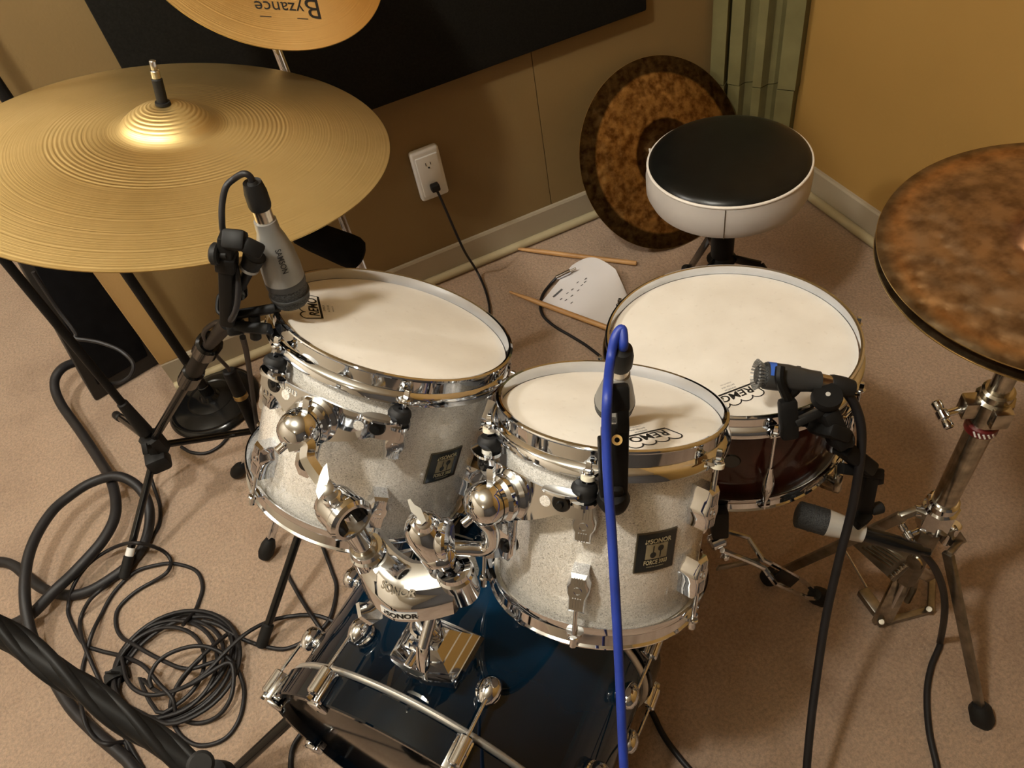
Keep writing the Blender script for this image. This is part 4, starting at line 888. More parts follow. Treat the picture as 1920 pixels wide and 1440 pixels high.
# ================================================================== microphones
def mic_grille(m, F, r, L, n=28, dome=.5):
    pr = [(0, 0)] + [(r * math.sin(a * PI / 12), r * dome * (1 - math.cos(a * PI / 12))) for a in range(1, 7)]; z0 = pr[-1][1]
    pr += [(r, L), (0, L)]; return m.lathe(pr, n, F)
def knurl(k='mic_mesh'):
    q = NT(k).set(Roughness=.55, Metallic=.4); v = q.coord()
    vo = q.n('ShaderNodeTexVoronoi', Scale=620.0); q.l(v, vo.inputs['Vector'])
    q.l(q.ramp(vo.outputs['Distance'], [(.2, (.004, .004, .005, 1)), (.6, (.05, .052, .052, 1))]), q.b.inputs['Base Color']); q.l(q.bump(vo.outputs['Distance'], .8, .001), q.b.inputs['Normal'])
knurl()
def xlr(t, p, d, mt='black_rubber', L=.045, r0_=.0115, sleeve=True):
    d = d.normalized(); F = frame(d, p)
    MB().lathe([(0, 0), (r0_ - .001, 0), (r0_ - .001, .017), (0, .017)], 24, F).build('connector_sleeve', 'mic_nickel', t)
    MB().lathe([(0, .016), (r0_, .016), (r0_ + .001, .020), (r0_ + .0008, .036), (r0_ - .0015, .048), (.0062, .016 + L), (.0045, .019 + L), (0, .019 + L)], 24, F).build('connector_boot', mt, t)
    return p + d * (.018 + L)
# (a) silver microphone over the larger tom
E0 = W(550, 570, .942); S0 = W(484, 375, .835); dm = (S0 - E0).normalized(); LM = .122
SA = E0 + dm * LM
t = thing('microphone', 'silver-grey microphone with dark grille aimed at the larger tom', 'microphone', E0)
F = frame(dm, E0)
mic_grille(MB(), F, .0228, .036).build('grille', 'mic_mesh', t)
MB().lathe([(.0225, .0175), (.0243, .018), (.0243, .0205), (.0225, .021)], 32, F, loop=True).build('grille_ring', 'mic_grey', t)
MB().lathe([(.02, .034), (.0238, .034), (.0240, .040), (.0238, .042), (.02, .042)], 32, F, loop=True).build('collar', 'mic_grey', t)
bd_ = MB().lathe([(0, .041), (.0236, .041), (.0232, .058), (.0210, .080), (.0165, .098), (.0132, .108), (.0125, LM), (.0105, LM), (.0100, LM - .006), (0, LM - .006)], 40, F).build('body', 'mic_silver', t)
fc = F.inverted().to_3x3() @ ((CAM - E0)); a_t = math.atan2(fc.y, fc.x) + .12
def micmap(x, y):                       # x along the body towards the grille, y around
    z = .078 - x; r = .0238 - max(0, (z - .050)) * .095; a = a_t + y / r
    return F @ Vector(((r + .0006) * math.cos(a), (r + .0006) * math.sin(a), z))
text_mb('SAMSON', .0095, micmap, bold=.0001, sx=.86).build('lettering', 'black_ink', bd_, smooth=0)
t = thing('microphone_cable', 'black cable looping from the silver tom microphone down its clamp', 'cable', SA)
e = xlr(t, SA, dm, L=.030); dpt = depth(e)
pc = [e - dm * .006, e + dm * .006, e + dm * .010 - r0 * .006, W(438, 336, dpt), W(424, 350, dpt), W(417, 378, dpt + .005), W(416, 410, dpt + .01), W(420, 440, dpt + .02), W(442, 500, dpt + .045), W(446, 560, dpt + .06), W(432, 600, dpt + .09), W(402, 606, 1.03), W(382, 628, 1.16), W(402, 662, 1.36), W(426, 688, 1.47), W(430, 695, 1.535)]
MB().tube(cr(pc, 8), .0036, 10).build('cord', 'cable_black', t)
# clamp on the rim of the larger tom
rim = MA @ polar(178, .160, .270 - .006); rd = depth(rim)
t = thing('rim_clamp', 'black plastic rim clamp holding the silver microphone on the larger tom', 'microphone clamp', rim)
c0, c1 = W(428, 605, rd - .01), W(424, 440, rd - .105); ct = rd - .105
m = MB().bar(c0, c1, .016, .020, r0, .003); m.box(frame((c1 - c0), c1.lerp(c0, .28), r0), (.022, .024, .02), .003); m.build('slide_bar', 'black_plastic', t)
m = MB().bar(W(418, 448, ct), W(462, 452, ct), .017, .022, r2, .004); m.bar(W(455, 456, ct), W(492, 474, ct + .012), .015, .018, r2, .004); m.build('mic_arm', 'black_plastic', t)
m = MB().cyl(W(412, 477, ct + .01), W(397, 475, ct + .01), .0125, 20, bev=.002); m.cyl(W(425, 478, ct + .01), W(410, 477, ct + .01), .004, 10); m.build('knob', 'black_rubber', t)
m = MB().bar(W(432, 592, rd), W(522, 577, rd - .004), .022, .010, r2, .003); m.build('upper_jaw', 'black_plastic', t)
m = MB().bar(W(440, 612, rd + .01), W(508, 617, rd + .006), .020, .014, r2, .004); m.bar(W(440, 600, rd + .008), W(446, 628, rd + .012), .02, .02, r0, .004); m.build('lower_jaw', 'black_plastic', t)
MB().cyl(W(476, 588, rd), W(480, 636, rd + .02), .007, 12, bev=.002).build('jaw_screw', 'black_plastic', t)
MB().tube(cr([W(418, 592, rd - .01), W(408, 582, rd - .01), W(409, 560, rd - .01), W(413, 552, rd - .01)], 6), .0025, 8).build('lever', 'black_plastic', t)
m = MB().cyl(W(446, 547, rd - .03), W(470, 500, rd - .06), .0062, 12); m.cyl(W(466, 506, rd - .06), W(478, 478, rd - .075), .0098, 16, bev=.001, r2=.013); m.build('swivel_arm', 'black_plastic', t)
MB().lathe([(.0085, 0), (.0112, 0), (.0112, .004), (.0085, .004)], 20, frame(W(478, 478, rd - .075) - W(466, 506, rd - .06), W(467, 503, rd - .061)), loop=True).build('swivel_ring', 'mic_silver', t)
m = MB().lathe([(0, -.012), (.010, -.008), (.012, 0), (.010, .008), (0, .012)], 14, Matrix.Translation(W(445, 545, rd - .03))); m.build('swivel_joint', 'black_gloss', t)
# (b) small microphone on the small tom with blue cable
E1 = W(1150, 768, .865); S1 = W(1163, 682, .792); d1 = (S1 - E1).normalized(); L1 = .072; SB = E1 + d1 * L1
t = thing('microphone', 'stubby silver drum microphone clipped on the small tom, blue cable', 'microphone', E1)
F1 = frame(d1, E1)
mic_grille(MB(), F1, .0215, .018, dome=.35).build('grille', 'mic_mesh', t)
MB().lathe([(.019, .0165), (.0226, .0165), (.0226, .019), (.019, .019)], 32, F1, loop=True).build('grille_ring', 'mic_grey', t)
MB().lathe([(0, .018), (.0222, .018), (.0215, .026), (.0165, .050), (.0128, .064), (.0120, L1), (0, L1)], 40, F1).build('body', 'mic_silver', t)
t = thing('microphone_cable', 'bright blue cable arching from the small tom microphone to the floor', 'cable', SB)
e = xlr(t, SB, (W(1173, 622, .735) - SB), L=.034); dB = depth(e); cB = depth(MBm @ polar(-118, .1377, .2515)) - .055
MB().tube(cr([e - (e - SB) * .1, e + (e - SB).normalized() * .006, W(1166, 617, dB - .005), W(1153, 634, dB - .005), W(1144, 680, dB - .005), W(1139, 740, cB - .01), W(1137, 810, cB), W(1140, 900, cB + .01), W(1147, 1000, cB + .02), W(1154, 1120, cB + .03), W(1161, 1250, cB + .04), W(1168, 1400, cB + .05), W(1176, 1560, cB + .08), Zp(1190, 1900, .20), Zp(1190, 2000, .006), Zp(1190, 2150, .006)], 10), .0048, 14).build('cord', 'cable_blue', t)
fr_ = MBm @ polar(-118, .1377, .2515); fd = depth(fr_)
t = thing('rim_clip', 'black plastic microphone clip gripping the front rim of the small tom', 'microphone clamp', fr_)
cu_ = fd - .030
m = MB().bar(W(1153, 798, cu_), W(1151, 925, cu_ + .030), .027, .012, r0, .003); m.build('clip_plate', 'black_plastic', t)
m = MB().bar(W(1127, 825, cu_ + .006), W(1130, 925, cu_ + .035), .006, .020, r0, .002); m.build('clip_side', 'black_plastic', t)
m = MB().bar(W(1131, 922, cu_ + .030), W(1168, 922, cu_ + .030), .024, .016, (0, 0, 1), .004); m.lathe([(0, -.012), (.014, -.010), (.017, 0), (.014, .010), (0, .012)], 18, Matrix.Translation(W(1150, 935, cu_ + .035))); m.build('clip_foot', 'black_plastic', t)
m = MB().bar(W(1166, 735, cu_ - .01), W(1168, 810, cu_), .012, .010, r0, .002); m.bar(W(1158, 720, cu_ - .015), W(1160, 772, cu_ - .004), .022, .012, r0, .004); m.build('mic_holder', 'black_plastic', t)
MB().lathe([(.0025, 0), (.0052, 0), (.0052, .002), (.0025, .002)], 16, frame(CAM - W(1157, 825, cu_), W(1157, 825, cu_ - .0075)), loop=True).build('brass_insert', 'bronze_bright', t)
# (c) snare microphone
E2 = W(1416, 702, .985); S2 = W(1535, 716, .985); d2 = (S2 - E2).normalized(); L2 = (S2 - E2).length
t = thing('microphone', 'dark grey snare microphone with a blue band near its grille', 'microphone', E2)
F2 = frame(d2, E2)
MB().lathe([(0, 0), (.010, .001), (.015, .006), (.017, .013), (0, .013)], 32, F2).build('grille', 'mic_mesh', t)
m = MB()
for k in range(26):
    a = 2 * PI * k / 26; m.box(F2 @ Rm(math.degrees(a), 'Z') @ T(.0158, 0, .0055) @ Rm(-32, 'Y'), (.003, .0018, .013))
m.build('grille_teeth', 'mic_silver', t)
MB().lathe([(0, .012), (.0175, .012), (.0178, .016), (.0178, .040), (.0160, .056), (.0142, .070), (.0138, L2), (0, L2)], 40, F2).build('body', 'mic_grey', t)
ua = F2.inverted().to_3x3() @ Vector((.1, .3, 1)); ua = math.atan2(ua.y, ua.x)
MB().grid(lambda u, v: F2 @ Vector((.0182 * math.cos(ua - 1.0 + 2.0 * u), .0182 * math.sin(ua - 1.0 + 2.0 * u), .014 + v * (.006 + .007 * (1 - u)))), 16, 2).build('blue_band', 'blue_tape', t)
t = thing('microphone_cable', 'thick black cable from the snare microphone to the floor on the right', 'cable', S2)
e = xlr(t, S2 - d2 * .002, d2 * 1.0 + Vector((0, 0, -.12)), L=.030, r0_=.0125); dC = depth(e)
MB().tube(cr([e - d2 * .006, W(1583, 730, dC), W(1603, 760, dC + .01), W(1615, 805, dC + .02), W(1612, 870, dC + .04), W(1596, 960, dC + .08), W(1573, 1050, dC + .11), W(1550, 1150, dC + .14), W(1534, 1250, dC + .16), W(1521, 1350, dC + .17), W(1512, 1450, dC + .18), W(1508, 1560, dC + .17), Zp(1510, 1700, .006), Zp(1450, 1850, .006)], 10), .0062, 12).build('cord', 'cable_black', t)
t = thing('rim_clamp', 'black clamp with a swivel arm on the snare rim under its microphone', 'microphone clamp', W(1560, 790, 1.04))
m = MB().bar(W(1476, 748, .975), W(1480, 822, .995), .023, .018, r0, .005); m.build('holder_block', 'black_plastic', t)
m = MB().tube(cr([W(1463, 688, .962), W(1462, 712, .960), W(1472, 738, .968), W(1478, 752, .976)], 6), .006, 8); m.tube(cr([W(1477, 745, .976), W(1492, 732, .985), W(1498, 716, .995), W(1494, 690, 1.005)], 6), .006, 8); m.build('mic_cradle', 'black_plastic', t)
m = MB().bar(W(1488, 795, .985), W(1545, 768, .985), .020, .010, r2, .002); m.bar(W(1546, 765, .985), W(1578, 835, 1.005), .034, .024, r2, .006); m.bar(W(1535, 800, .995), W(1575, 815, 1.005), .05, .02, r2, .006); m.build('swivel_body', 'black_plastic', t)
MB().lathe([(0, .008), (.018, .008), (.019, .005), (.019, -.004), (0, -.004)], 24, frame((-.1, -.2, 1), W(1550, 745, .975))).build('swivel_disc', 'black_plastic', t)
MB().lathe([(0, .0095), (.003, .0095), (.003, .007), (0, .007)], 12, frame((-.1, -.2, 1), W(1550, 745, .975))).build('rivet', 'mic_white', t)
m = MB().cyl(W(1578, 825, 1.0), W(1597, 822, 1.0), .012, 16, bev=.002); m.build('knob', 'black_rubber', t)
m = MB().bar(W(1578, 838, 1.015), W(1630, 878, 1.06), .028, .022, r2, .006); m.bar(W(1575, 878, 1.05), W(1652, 888, 1.07), .015, .015, r2, .003); m.bar(W(1650, 885, 1.07), W(1648, 906, 1.08), .010, .010, r2, .002); m.build('lower_jaw', 'black_plastic', t)
m = MB().bar(W(1634, 885, 1.07), W(1618, 968, 1.125), .019, .017, r0, .003); m.build('drop_bar', 'black_plastic', t)
m = MB().cyl(W(1633, 956, 1.115), W(1655, 950, 1.115), .009, 12, bev=.002); m.build('drop_knob', 'black_rubber', t)
# (d) second snare microphone below
E3 = W(1490, 962, 1.145); S3 = W(1619, 1000, 1.125); d3 = (S3 - E3).normalized(); L3 = (S3 - E3).length
t = thing('microphone', 'silver microphone with black foam-like grille under the snare drum', 'microphone', E3)
F3 = frame(d3, E3)
mic_grille(MB(), F3, .0202, .046, dome=.3).build('grille', 'mic_mesh', t)
MB().lathe([(.0195, .023), (.021, .0235), (.021, .025), (.0195, .0255)], 32, F3, loop=True).build('grille_ring', 'mic_grey', t)
MB().lathe([(0, .046), (.0202, .046), (.0195, .050), (.0158, .080), (.0138, L3), (0, L3)], 40, F3).build('body', 'mic_white', t)
m = MB().bar(W(1600, 964, 1.125), W(1622, 985, 1.115), .028, .028, r0, .004); m.build('mic_clip', 'black_plastic', t)
t = thing('microphone_cable', 'black cable running from the lower snare microphone across the carpet', 'cable', S3)
F = frame(d3, S3); MB().lathe([(0, -.002), (.0115, -.002), (.0115, .050), (.0095, .056), (.0090, .078), (.0062, .082), (.006, .092), (0, .092)], 24, F).build('connector_boot', 'black_gloss', t)
e = S3 + d3 * .09
MB().tube(cr([e, W(1728, 1034, depth(e) + .01), W(1752, 1064, depth(e) + .03), W(1768, 1105, depth(e) + .08), W(1771, 1150, depth(e) + .14), Zp(1762, 1205, .006), Zp(1746, 1250, .006), Zp(1738, 1300, .006), Zp(1742, 1370, .006), Zp(1758, 1445, .006), Zp(1770, 1540, .006), Zp(1760, 1750, .006), Zp(1700, 2000, .006)], 10), .0055, 12).build('cord', 'cable_black', t)
# (e) black mic with foam windscreen behind the larger tom
Fa, Fb = W(684, 470, 1.33), W(545, 452, 1.27); df = (Fb - Fa).normalized()
fb0 = W(668, 470, 1.33)
df = (W(552, 430, 1.28) - W(682, 482, 1.33)).normalized(); FF = frame(df, W(681, 481, 1.33)); lw = .16
t = thing('windscreen_microphone', 'black microphone with a thick foam windscreen behind the larger tom', 'microphone', fb0)
MB().lathe([(0, 0), (.014, .001), (.024, .006), (.0285, .016), (.029, .03), (.0255, .09), (.022, .115), (.014, .122), (0, .122)], 32, FF).build('windscreen', 'black_foam', t)
MB().lathe([(0, .118), (.018, .118), (.0185, .19), (.012, .20), (0, .20)], 24, FF).build('body', 'black_plastic', t)
# ================================================================== microphone stands
def tripod_leg(t, hub, foot, r=.0085, tip=.0115, tl_=.05):
    hub, foot = Vector(hub), Vector(foot); d = (foot - hub).normalized()
    MB().cyl(hub, foot, r, 14).build('leg', 'black_gloss', t)
    MB().cyl(foot - d * tl_, foot + d * .003, tip, 14, bev=.003).build('foot_cap', 'black_rubber', t)
GA = Vector((-.481, 1.382, 0)); hubA = GA + Vector((0, 0, .205))
t = thing('microphone_stand', 'tall black tripod microphone stand beside the cabinet, white label on one leg', 'microphone stand', GA)
MB().cyl(GA + Vector((0, 0, .17)), GA + Vector((0, 0, 1.32)), .0088, 18).build('shaft', 'black_plastic', t)
m = MB().cyl(GA + Vector((0, 0, .165)), GA + Vector((0, 0, .225)), .026, 8, bev=.006); m.box(T(*(GA + Vector((-.012, -.02, .16)))), (.05, .045, .045), .01); m.build('hub', 'black_rubber', t)
MB().cyl(GA + Vector((0, 0, .235)), GA + Vector((0, 0, .34)), .0165, 14, r2=.0115, bev=.003).build('grip_sleeve', 'black_rubber', t)
fA1 = Zp(232, 1082, .012); fA2 = Zp(218, 778, .012); fA3 = Vector((-.17, 1.43, .012))
for f_ in (fA1, fA2, fA3): tripod_leg(t, hubA - Vector((0, 0, .02)), f_)
hp = hubA - Vector((0, 0, .02)); MB().cyl(hp.lerp(fA1, .775), hp.lerp(fA1, .885), .0092, 14).build('leg_label', 'white_sticker', t)
m = MB().cyl(W(280, 838, 1.70), W(272, 842, 1.68), .006, 8); m.bar(W(270, 832, 1.68), W(274, 852, 1.68), .006, .012); m.build('locking_knob', 'black_plastic', t)
a1, a2, a3 = W(357, 708, 1.50), W(390, 648, 1.33), W(425, 592, 1.10)
MB().cyl(hubA, a1, .0095, 14).build('lower_arm', 'black_gloss', t)
m = MB().cyl(a1.lerp(hubA, .06), a1.lerp(a2, .25), .0205, 14, bev=.004); m.build('arm_joint', 'black_gloss', t)
MB().cyl(a1, a2, .0165, 14).build('arm_sleeve', 'black_plastic', t)
m = MB().cyl(a2.lerp(a1, .18), a2.lerp(a3, .12), .0225, 14, bev=.005); m.build('arm_joint', 'black_gloss', t)
MB().cyl(a2, W(428, 604, rd + .012), .0105, 14).build('upper_arm', 'black_plastic', t)
# boom that carries the windscreen microphone, from the shaft under the ride
MB().cyl(GA + Vector((0, 0, .74)), FF @ Vector((0, 0, .16)), .006, 10).build('side_boom', 'black_plastic', t)
# thin cable wound round the shaft
def sh(z): return GA + Vector((0, 0, z))
def along(px, py): return depth(sh(.4))
t = thing('microphone_cable', 'thin grey-black cable wound round the tall black stand shaft', 'cable', sh(.42))
MB().tube(cr([W(62, 510, 1.52), W(105, 575, 1.58), W(140, 622, 1.60), W(142, 634, 1.60), W(165, 638, 1.60), W(190, 643, 1.60), W(225, 657, 1.59), W(249, 680, 1.585), W(246, 702, 1.59), W(228, 716, 1.60), W(203, 720, 1.615), W(196, 722, 1.64)], 8), .0042, 8).build('cord', 'cable_thick', t)
# round-base stand
GR = Vector((-.383, 1.648, 0))
t = thing('microphone_stand', 'black round-base microphone stand with straight pole near the wall', 'microphone stand', GR)
MB().lathe([(0, 0), (.122, 0), (.1245, .004), (.122, .010), (.112, .0165), (.106, .0150), (.103, .0160), (.088, .022), (.064, .027), (.060, .0250), (.056, .0265), (.038, .032), (.028, .033), (.022, .044), (0, .046)], 72, T(*GR)).build('base', 'black_gloss', t)
MB().cyl(GR + Vector((0, 0, .04)), GR + Vector((0, 0, 1.35)), .0118, 18).build('pole', 'black_plastic', t)
MB().cyl(GR + Vector((0, 0, .04)), GR + Vector((0, 0, .075)), .016, 18, bev=.002).build('pole_socket', 'black_gloss', t)
t = thing('pencil_microphone', 'slim black pencil microphone with silver end ring, leaning by the round base', 'microphone', W(440, 735, 1.56))
pm0, pm1 = W(432, 700, 1.555), W(488, 822, 1.66)
MB().cyl(pm0, pm1, .0125, 16, bev=.003).build('body', 'black_plastic', t)
MB().cyl(pm0.lerp(pm1, .30), pm0.lerp(pm1, .36), .0148, 18, bev=.001).build('end_ring', 'bronze_edge', t)
MB().cyl(pm0.lerp(pm1, -.05), pm0.lerp(pm1, .31), .0142, 16, bev=.003).build('connector', 'black_rubber', t)
t = thing('microphone_cable', 'thin black cable dropping from the rim clamp beside the larger tom', 'cable', W(470, 700, 1.3))
MB().tube(cr([W(455, 632, 1.06), W(462, 660, 1.15), W(469, 705, 1.30), W(475, 750, 1.42), W(482, 800, 1.52), Zp(488, 850, .01), Zp(480, 870, .008)], 8), .0045, 8).build('cord', 'cable_black', t)
# foreground boom stand: boom wrapped with its cable; clutch, shaft and tripod below the frame
ba, bb_, bc = W(-60, 1140, .80), W(160, 1290, .80), W(385, 1452, .80)
sh0 = bc + (bc - bb_).normalized() * .015
GF = Vector((sh0.x, sh0.y, 0))
t = thing('boom_stand', 'black boom arm wrapped with a cable, crossing the lower left corner', 'microphone stand', GF)
MB().cyl(ba, bc + (bc - ba).normalized() * .10, .0122, 16).build('boom', 'black_plastic', t)
axd = (bc - ba).normalized(); s1 = axd.orthogonal().normalized(); s2 = axd.cross(s1); LL = (bc - ba).length
for ph, rr_, wd_ in ((0.6, .0095, .0062), (2.6, .0095, .0055), (4.6, .0090, .0058)):
    MB().tube([ba + axd * (LL * i / 90) + (s1 * math.cos(ph + i / 90 * 2 * PI * 1.15) + s2 * math.sin(ph + i / 90 * 2 * PI * 1.15)) * rr_ for i in range(91)], wd_, 12).build('wrapped_cable', 'black_plastic', t)
m = MB().lathe([(0, -.02), (.018, -.018), (.022, 0), (.018, .018), (0, .02)], 20, Matrix.Translation(sh0)); m.build('clutch', 'black_plastic', t)
kb = W(376, 1434, .765); m = MB().cyl(kb, kb + (CAM - kb).normalized() * .008, .0135, 20, bev=.003); m.cyl(sh0, kb, .005, 8); m.build('clutch_knob', 'black_rubber', t)
MB().cyl(sh0, GF + Vector((0, 0, .16)), .0105, 14).build('shaft', 'black_plastic', t)
MB().cyl(GF + Vector((0, 0, .15)), GF + Vector((0, 0, .21)), .024, 10, bev=.005).build('hub', 'black_rubber', t)
for a in (200, 300, 250): tripod_leg(t, GF + Vector((0, 0, .17)), GF + Vector((.26 * math.cos(math.radians(a)), .26 * math.sin(math.radians(a)), .012)))
# short black stand behind the bass drum
fB = Zp(490, 1210, .012); GB = Vector((-.17, 1.03, 0))
t = thing('microphone_stand', 'short black tripod stand partly hidden under the larger tom', 'microphone stand', GB)
MB().cyl(GB + Vector((0, 0, .10)), GB + Vector((0, 0, .40)), .0105, 14).build('shaft', 'black_plastic', t)
MB().cyl(GB + Vector((0, 0, .21)), GB + Vector((0, 0, .27)), .022, 10, bev=.005).build('hub', 'black_rubber', t)
hB = GB + Vector((0, 0, .24)); tripod_leg(t, hB, fB, .0085, .0120, .05)
tripod_leg(t, hB, GB + Vector((.20, .12, .012))); tripod_leg(t, hB, GB + Vector((.10, -.16, .012)))
# ================================================================== floor things
def stick(p, q, label):
    p, q = Vector(p), Vector(q); d = (p - q).normalized(); L = (p - q).length; r = .0072
    M = frame(d, q)
    t = thing('drumstick', label, 'drumstick', M, 'drumsticks on the carpet')
    MB().lathe([(0, 0), (r * .8, .001), (r, .004), (r, L * .72), (r * .85, L * .82), (r * .55, L * .94), (r * .42, L * .965), (0, L * .965)], 20).build('shaft', 'stick_wood', t, local=True)
    MB().lathe([(0, L * .955), (r * .45, L * .957), (r * .62, L * .972), (r * .58, L * .987), (r * .3, L * .998), (0, L)], 16).build('tip', 'stick_wood', t, local=True)
stick(Zp(953.3, 464.2, .012), Zp(1194, 494, .0082), 'wooden drumstick lying farther back, nearer the wall and cymbal')
stick(Zp(955, 547, .0175), Zp(1148, 618, .0175), 'wooden drumstick lying across the corner of the white paper')
ppA = lambda v: Zp(1014 + (1072 - 1014) * v, 568 + (498 - 568) * v, .004 + .012 * v)
ppB = lambda v: Zp(1140 + (1154 - 1140) * v, 613 + (505 - 613) * v, .004 + .038 * v * v)
ppC = lambda v: Zp(1195 + (1178 - 1195) * v, 612 + (556 - 612) * v, .004)
def pap(u, v):
    if u < .7:
        k = u / .7; p = ppA(v).lerp(ppB(v), k); p.z += .012 * v * math.sin(k * PI); 
        if v > .8: p = p + (Zp(1105, 480, .02) - Zp(1105, 492, .02)) * ((v - .8) / .2) * math.sin(k * PI)
        return p
    k = (u - .7) / .3; return ppB(v).lerp(ppC(v), k ** .8)
t = thing('paper_sheet', 'curled white sheet of paper with printed lines lying on the carpet', 'paper', Zp(1080, 570))
MB().grid(pap, 40, 20, .0006, lambda v: Vector((0, 0, 1))).build('sheet', 'paper', t, smooth=60)
m = MB()
def mark(px, py, qx, qy, w_):
    def on(x, y):
        z = .01
        for _ in range(8):
            p = Zp(x, y, z); best = min(((pap(a / 24 * .69, b / 16) - p).length, pap(a / 24 * .69, b / 16).z) for a in range(25) for b in range(17)); z = best[1] + .0016
        return p
    a, b = on(px, py), on(qx, qy); m.bar(a, b, w_, .0003, (b - a).cross(Vector((0, 0, 1))), 0)
mark(1037, 557, 1054, 542, .006)
for px, py in ((1050, 562), (1059, 564), (1070, 569), (1062, 551), (1070, 556), (1071, 544), (1081, 531), (1082, 546), (1095, 530), (1089, 536), (1096, 524)): mark(px, py, px + 4, py - 3, .0024)
m.build('printed_lines', 'grey_ink', t, smooth=0)
t = thing('jack_cable', 'black instrument cable with a silver jack plug beside the paper', 'cable', Zp(1045, 522))
j0, j1 = Zp(1080, 503, .038), Zp(1043, 521, .017)
m = MB().cyl(j1, j1.lerp(j0, .72), .0068, 16, bev=.001); m.build('plug_barrel', 'chrome', t); MB().cyl(j1.lerp(j0, .7), j0, .0034, 12, bev=.001).build('plug_tip', 'mic_nickel', t)
MB().tube(cr([j1, Zp(1031, 534, .006), Zp(1018, 552, .005), Zp(1013, 572, .005), Zp(1019, 593, .005), Zp(1040, 612, .005), Zp(1072, 631, .005), Zp(1105, 652, .005), Zp(1150, 690, .005), Zp(1220, 760, .005)], 8), .0042, 8).build('cord', 'cable_black', t)
# ---- cables on the carpet at the left
def fc_(pts, z): return [Zp(x, y, z) for x, y in pts]
def floor_cable(name, label, pts, r, zf=None, mt='cable_black', k=8):
    P = [Zp(p[0], p[1], (p[2] if len(p) > 2 else 0) + r) for p in pts]
    o = MB().tube(cr(P, k), r, 12).build(name, mt, None); return solo(o, label, 'cable')
floor_cable('snake_cable', 'thick black cable curving down from behind the stand to the left edge', [(215, 668, .02), (173, 677, .05), (143, 679, .06), (115, 692, .07), (102, 718, .06), (113, 755, .04), (150, 808, .03), (187, 864, .03), (210, 905, .045), (217, 960, .045), (195, 1010, .04), (145, 1067, .035), (100, 1110, .035), (57, 1153, .02), (10, 1177, 0), (-60, 1205, 0), (-300, 1290, 0), (-700, 1330, 0)], .0125, mt='cable_thick')
floor_cable('snake_cable', 'thick black cable forming an upright loop crossing the left edge', [(520, 1900, 0), (380, 1640, 0), (300, 1508, 0), (245, 1433, 0), (227, 1415, 0), (173, 1368, 0), (127, 1318, 0), (87, 1247, .01), (60, 1193, .03), (47, 1127, .06), (50, 1060, .075), (67, 1007, .08), (97, 960, .08), (127, 933, .075), (167, 907, .07), (213, 893, .07), (247, 903, .06), (272, 930, .04), (281, 970, .02), (270, 1020, .005), (240, 1060, 0), (207, 1085, 0), (167, 1108, 0), (127, 1116, 0), (83, 1105, 0), (50, 1080, 0), (25, 1060, 0), (-5, 1053, 0), (-60, 1055, 0), (-300, 1100, 0), (-600, 1210, 0)], .0118, mt='cable_thick')
# coiled thin cable: loops read off the photograph, laid on the carpet
r_ = .0043
loops = []
cxp, cyp = 322, 1250
coil = []
def ell(cx_, cy_, a, b, rot, t0, t1, z0, z1, n=14):
    for i in range(n):
        s = i / n; th = math.radians(t0 + (t1 - t0) * s); x = a * math.cos(th); y = b * math.sin(th); c, s_ = math.cos(rot), math.sin(rot)
        coil.append(Zp(cx_ + x * c - y * s_, cy_ + x * s_ + y * c, z0 + (z1 - z0) * s + r_))
ro = math.radians(-36)
for i, (a, b) in enumerate([(128, 84), (122, 90), (112, 80), (124, 74), (104, 84), (128, 96), (92, 72)]):
    cx_, cy_ = 216 + .90 * a, 1268 - .13 * a
    ell(cx_, cy_, a, b, ro + .04 * (i % 3 - 1), 150, 510, .004 * i * .7, .004 * (i + 1) * .7)
tail = [(262, 1270, .03), (300, 1300, .03), (345, 1288, .034), (385, 1262, .036), (430, 1215, .036), (470, 1182, .03), (520, 1160, .012), (583, 1153, .004), (625, 1165, .004), (680, 1195, .0)]
coil += [Zp(x, y, z + r_) for x, y, z in tail]
t = thing('cable_coil', 'coiled thin black cable with a hook-and-loop tie on the carpet', 'cable', Zp(322, 1250))
MB().tube(cr(coil, 3), r_, 8).build('cord', 'cable_black', t)
tp = Zp(218, 1268, .016); td = (Zp(225, 1300) - Zp(213, 1236)).normalized()
MB().lathe([(.0225, -.011), (.025, -.011), (.025, .011), (.0225, .011)], 20, frame(td, tp), loop=True).map(lambda v: Vector((v.x, v.y, .0015 + max(0, v.z - .0) * .72 if v.z > 0 else .0015))).build('cable_tie', 'wire_tie', t)
MB().bar(Zp(204, 1262, .035), Zp(216, 1260, .042), .004, .02, td, .001).build('tie_tab', 'wire_tie', t)
floor_cable('thin_cable', 'thin black cable looping out of the coil to the lower right', [(228, 1232, .02), (238, 1275, .024), (262, 1298, .03), (300, 1302, .03), (360, 1282, .034), (425, 1243, .036), (438, 1262, .03), (432, 1310, .02), (405, 1345, .005), (365, 1356, 0), (330, 1340, 0), (322, 1310, .022), (345, 1270, .034), (380, 1230, .04)], r_)
floor_cable('thin_cable', 'thin black cable, the widest loop at the lower right of the coil', [(285, 1290, .035), (281, 1270, .036), (297, 1240, .038), (330, 1220, .04), (375, 1211, .042), (415, 1224, .03), (445, 1255, .01), (458, 1300, 0), (448, 1350, 0), (420, 1386, 0), (375, 1398, 0), (340, 1380, 0), (322, 1345, 0), (320, 1320, .025), (330, 1290, .03), (352, 1258, .04), (395, 1215, .036), (425, 1190, .02)], r_)
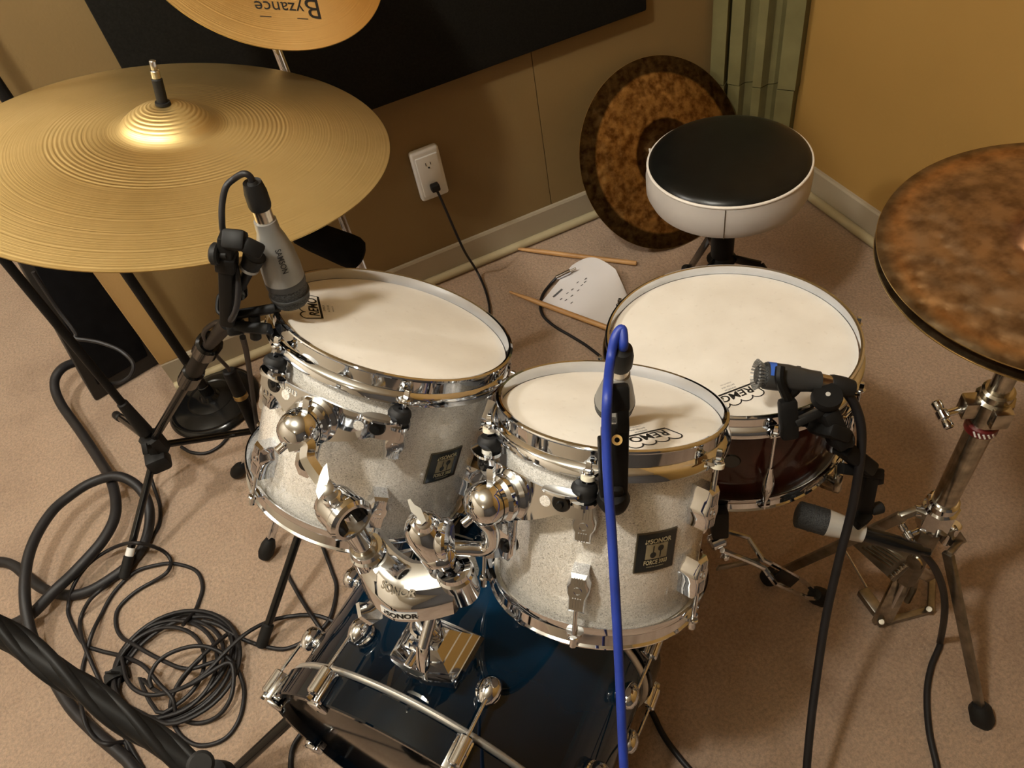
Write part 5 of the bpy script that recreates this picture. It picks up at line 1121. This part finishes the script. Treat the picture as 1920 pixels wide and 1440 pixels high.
floor_cable('thin_cable', 'thin black cable arching over the white-labelled leg', [(330, 1338, .012), (322, 1308, .03), (298, 1282, .034), (267, 1247, .03), (227, 1230, .004), (187, 1220, 0), (157, 1207, 0), (137, 1173, 0), (128, 1140, 0), (137, 1100, .025), (167, 1057, .03), (213, 1027, .035), (255, 1018, .085), (300, 1030, .03), (320, 1050, .006), (313, 1073, .012), (283, 1093, 0), (250, 1113, 0), (223, 1140, 0), (217, 1167, 0), (227, 1193, 0), (250, 1208, .02), (300, 1236, .03), (350, 1254, .036), (405, 1240, .03)], r_)
floor_cable('thin_cable', 'thin black cable from the coil top sweeping left under the boom', [(343, 1172, .03), (370, 1137, 0), (380, 1100, 0), (367, 1070, 0), (327, 1057, 0), (293, 1060, 0), (253, 1073, 0), (217, 1107, 0), (193, 1147, 0), (173, 1187, .012), (160, 1233, 0), (153, 1267, 0), (150, 1300, 0), (153, 1327, .024), (162, 1362, .024), (180, 1387, .024), (200, 1395, .026), (233, 1392, 0), (240, 1405, 0), (250, 1450, 0), (262, 1490, 0), (330, 1640, 0), (420, 1900, 0)], r_)
floor_cable('thin_cable', 'thin black cable passing under the leg tip toward the boom', [(215, 1085, 0), (190, 1105, .024), (167, 1127, .018), (151, 1160, 0), (152, 1190, .01), (163, 1223, .012), (187, 1277, 0), (207, 1320, 0), (225, 1365, 0), (245, 1400, 0), (300, 1500, 0), (400, 1700, 0)], r_)
floor_cable('thin_cable', 'thin black cable leaving the coil toward the bass drum', [(380, 1163, .03), (410, 1172, .02), (433, 1187, .01), (467, 1203, .004), (500, 1213, .004), (533, 1217, 0), (562, 1207, 0), (590, 1190, .0), (618, 1160, .004), (631, 1105, 0), (622, 1070, 0), (607, 1030, 0), (590, 980, 0)], r_)
floor_cable('thin_cable', 'thin black cable straight behind the short stand leg', [(535, 1065, 0), (545, 1088, 0), (567, 1127, .004), (590, 1163, .012), (612, 1195, .0), (640, 1230, 0)], r_)
floor_cable('thin_cable', 'thin black cable hanging beside the white-labelled leg', [(272, 835, .12), (277, 870, .07), (286, 905, .02), (300, 950, 0), (298, 985, 0), (278, 1015, 0), (255, 1035, 0)], .0042)
floor_cable('thin_cable', 'thin black cable curving under the round stand base', [(340, 838, .0), (358, 848, 0), (385, 850, 0), (410, 838, 0), (428, 820, 0)], .0042)
floor_cable('thin_cable', 'thin black cable dropping below the bass drum at the bottom', [(565, 1375, 0), (550, 1400, 0), (545, 1430, 0), (548, 1480, 0), (570, 1650, 0), (640, 1850, 0)], .0048)
floor_cable('thin_cable', 'thin black cable from under the bass drum toward the lower right', [(1170, 1285, 0), (1215, 1325, 0), (1240, 1372, 0), (1262, 1405, 0), (1300, 1450, 0), (1390, 1540, 0), (1420, 1750, 0)], .0055)
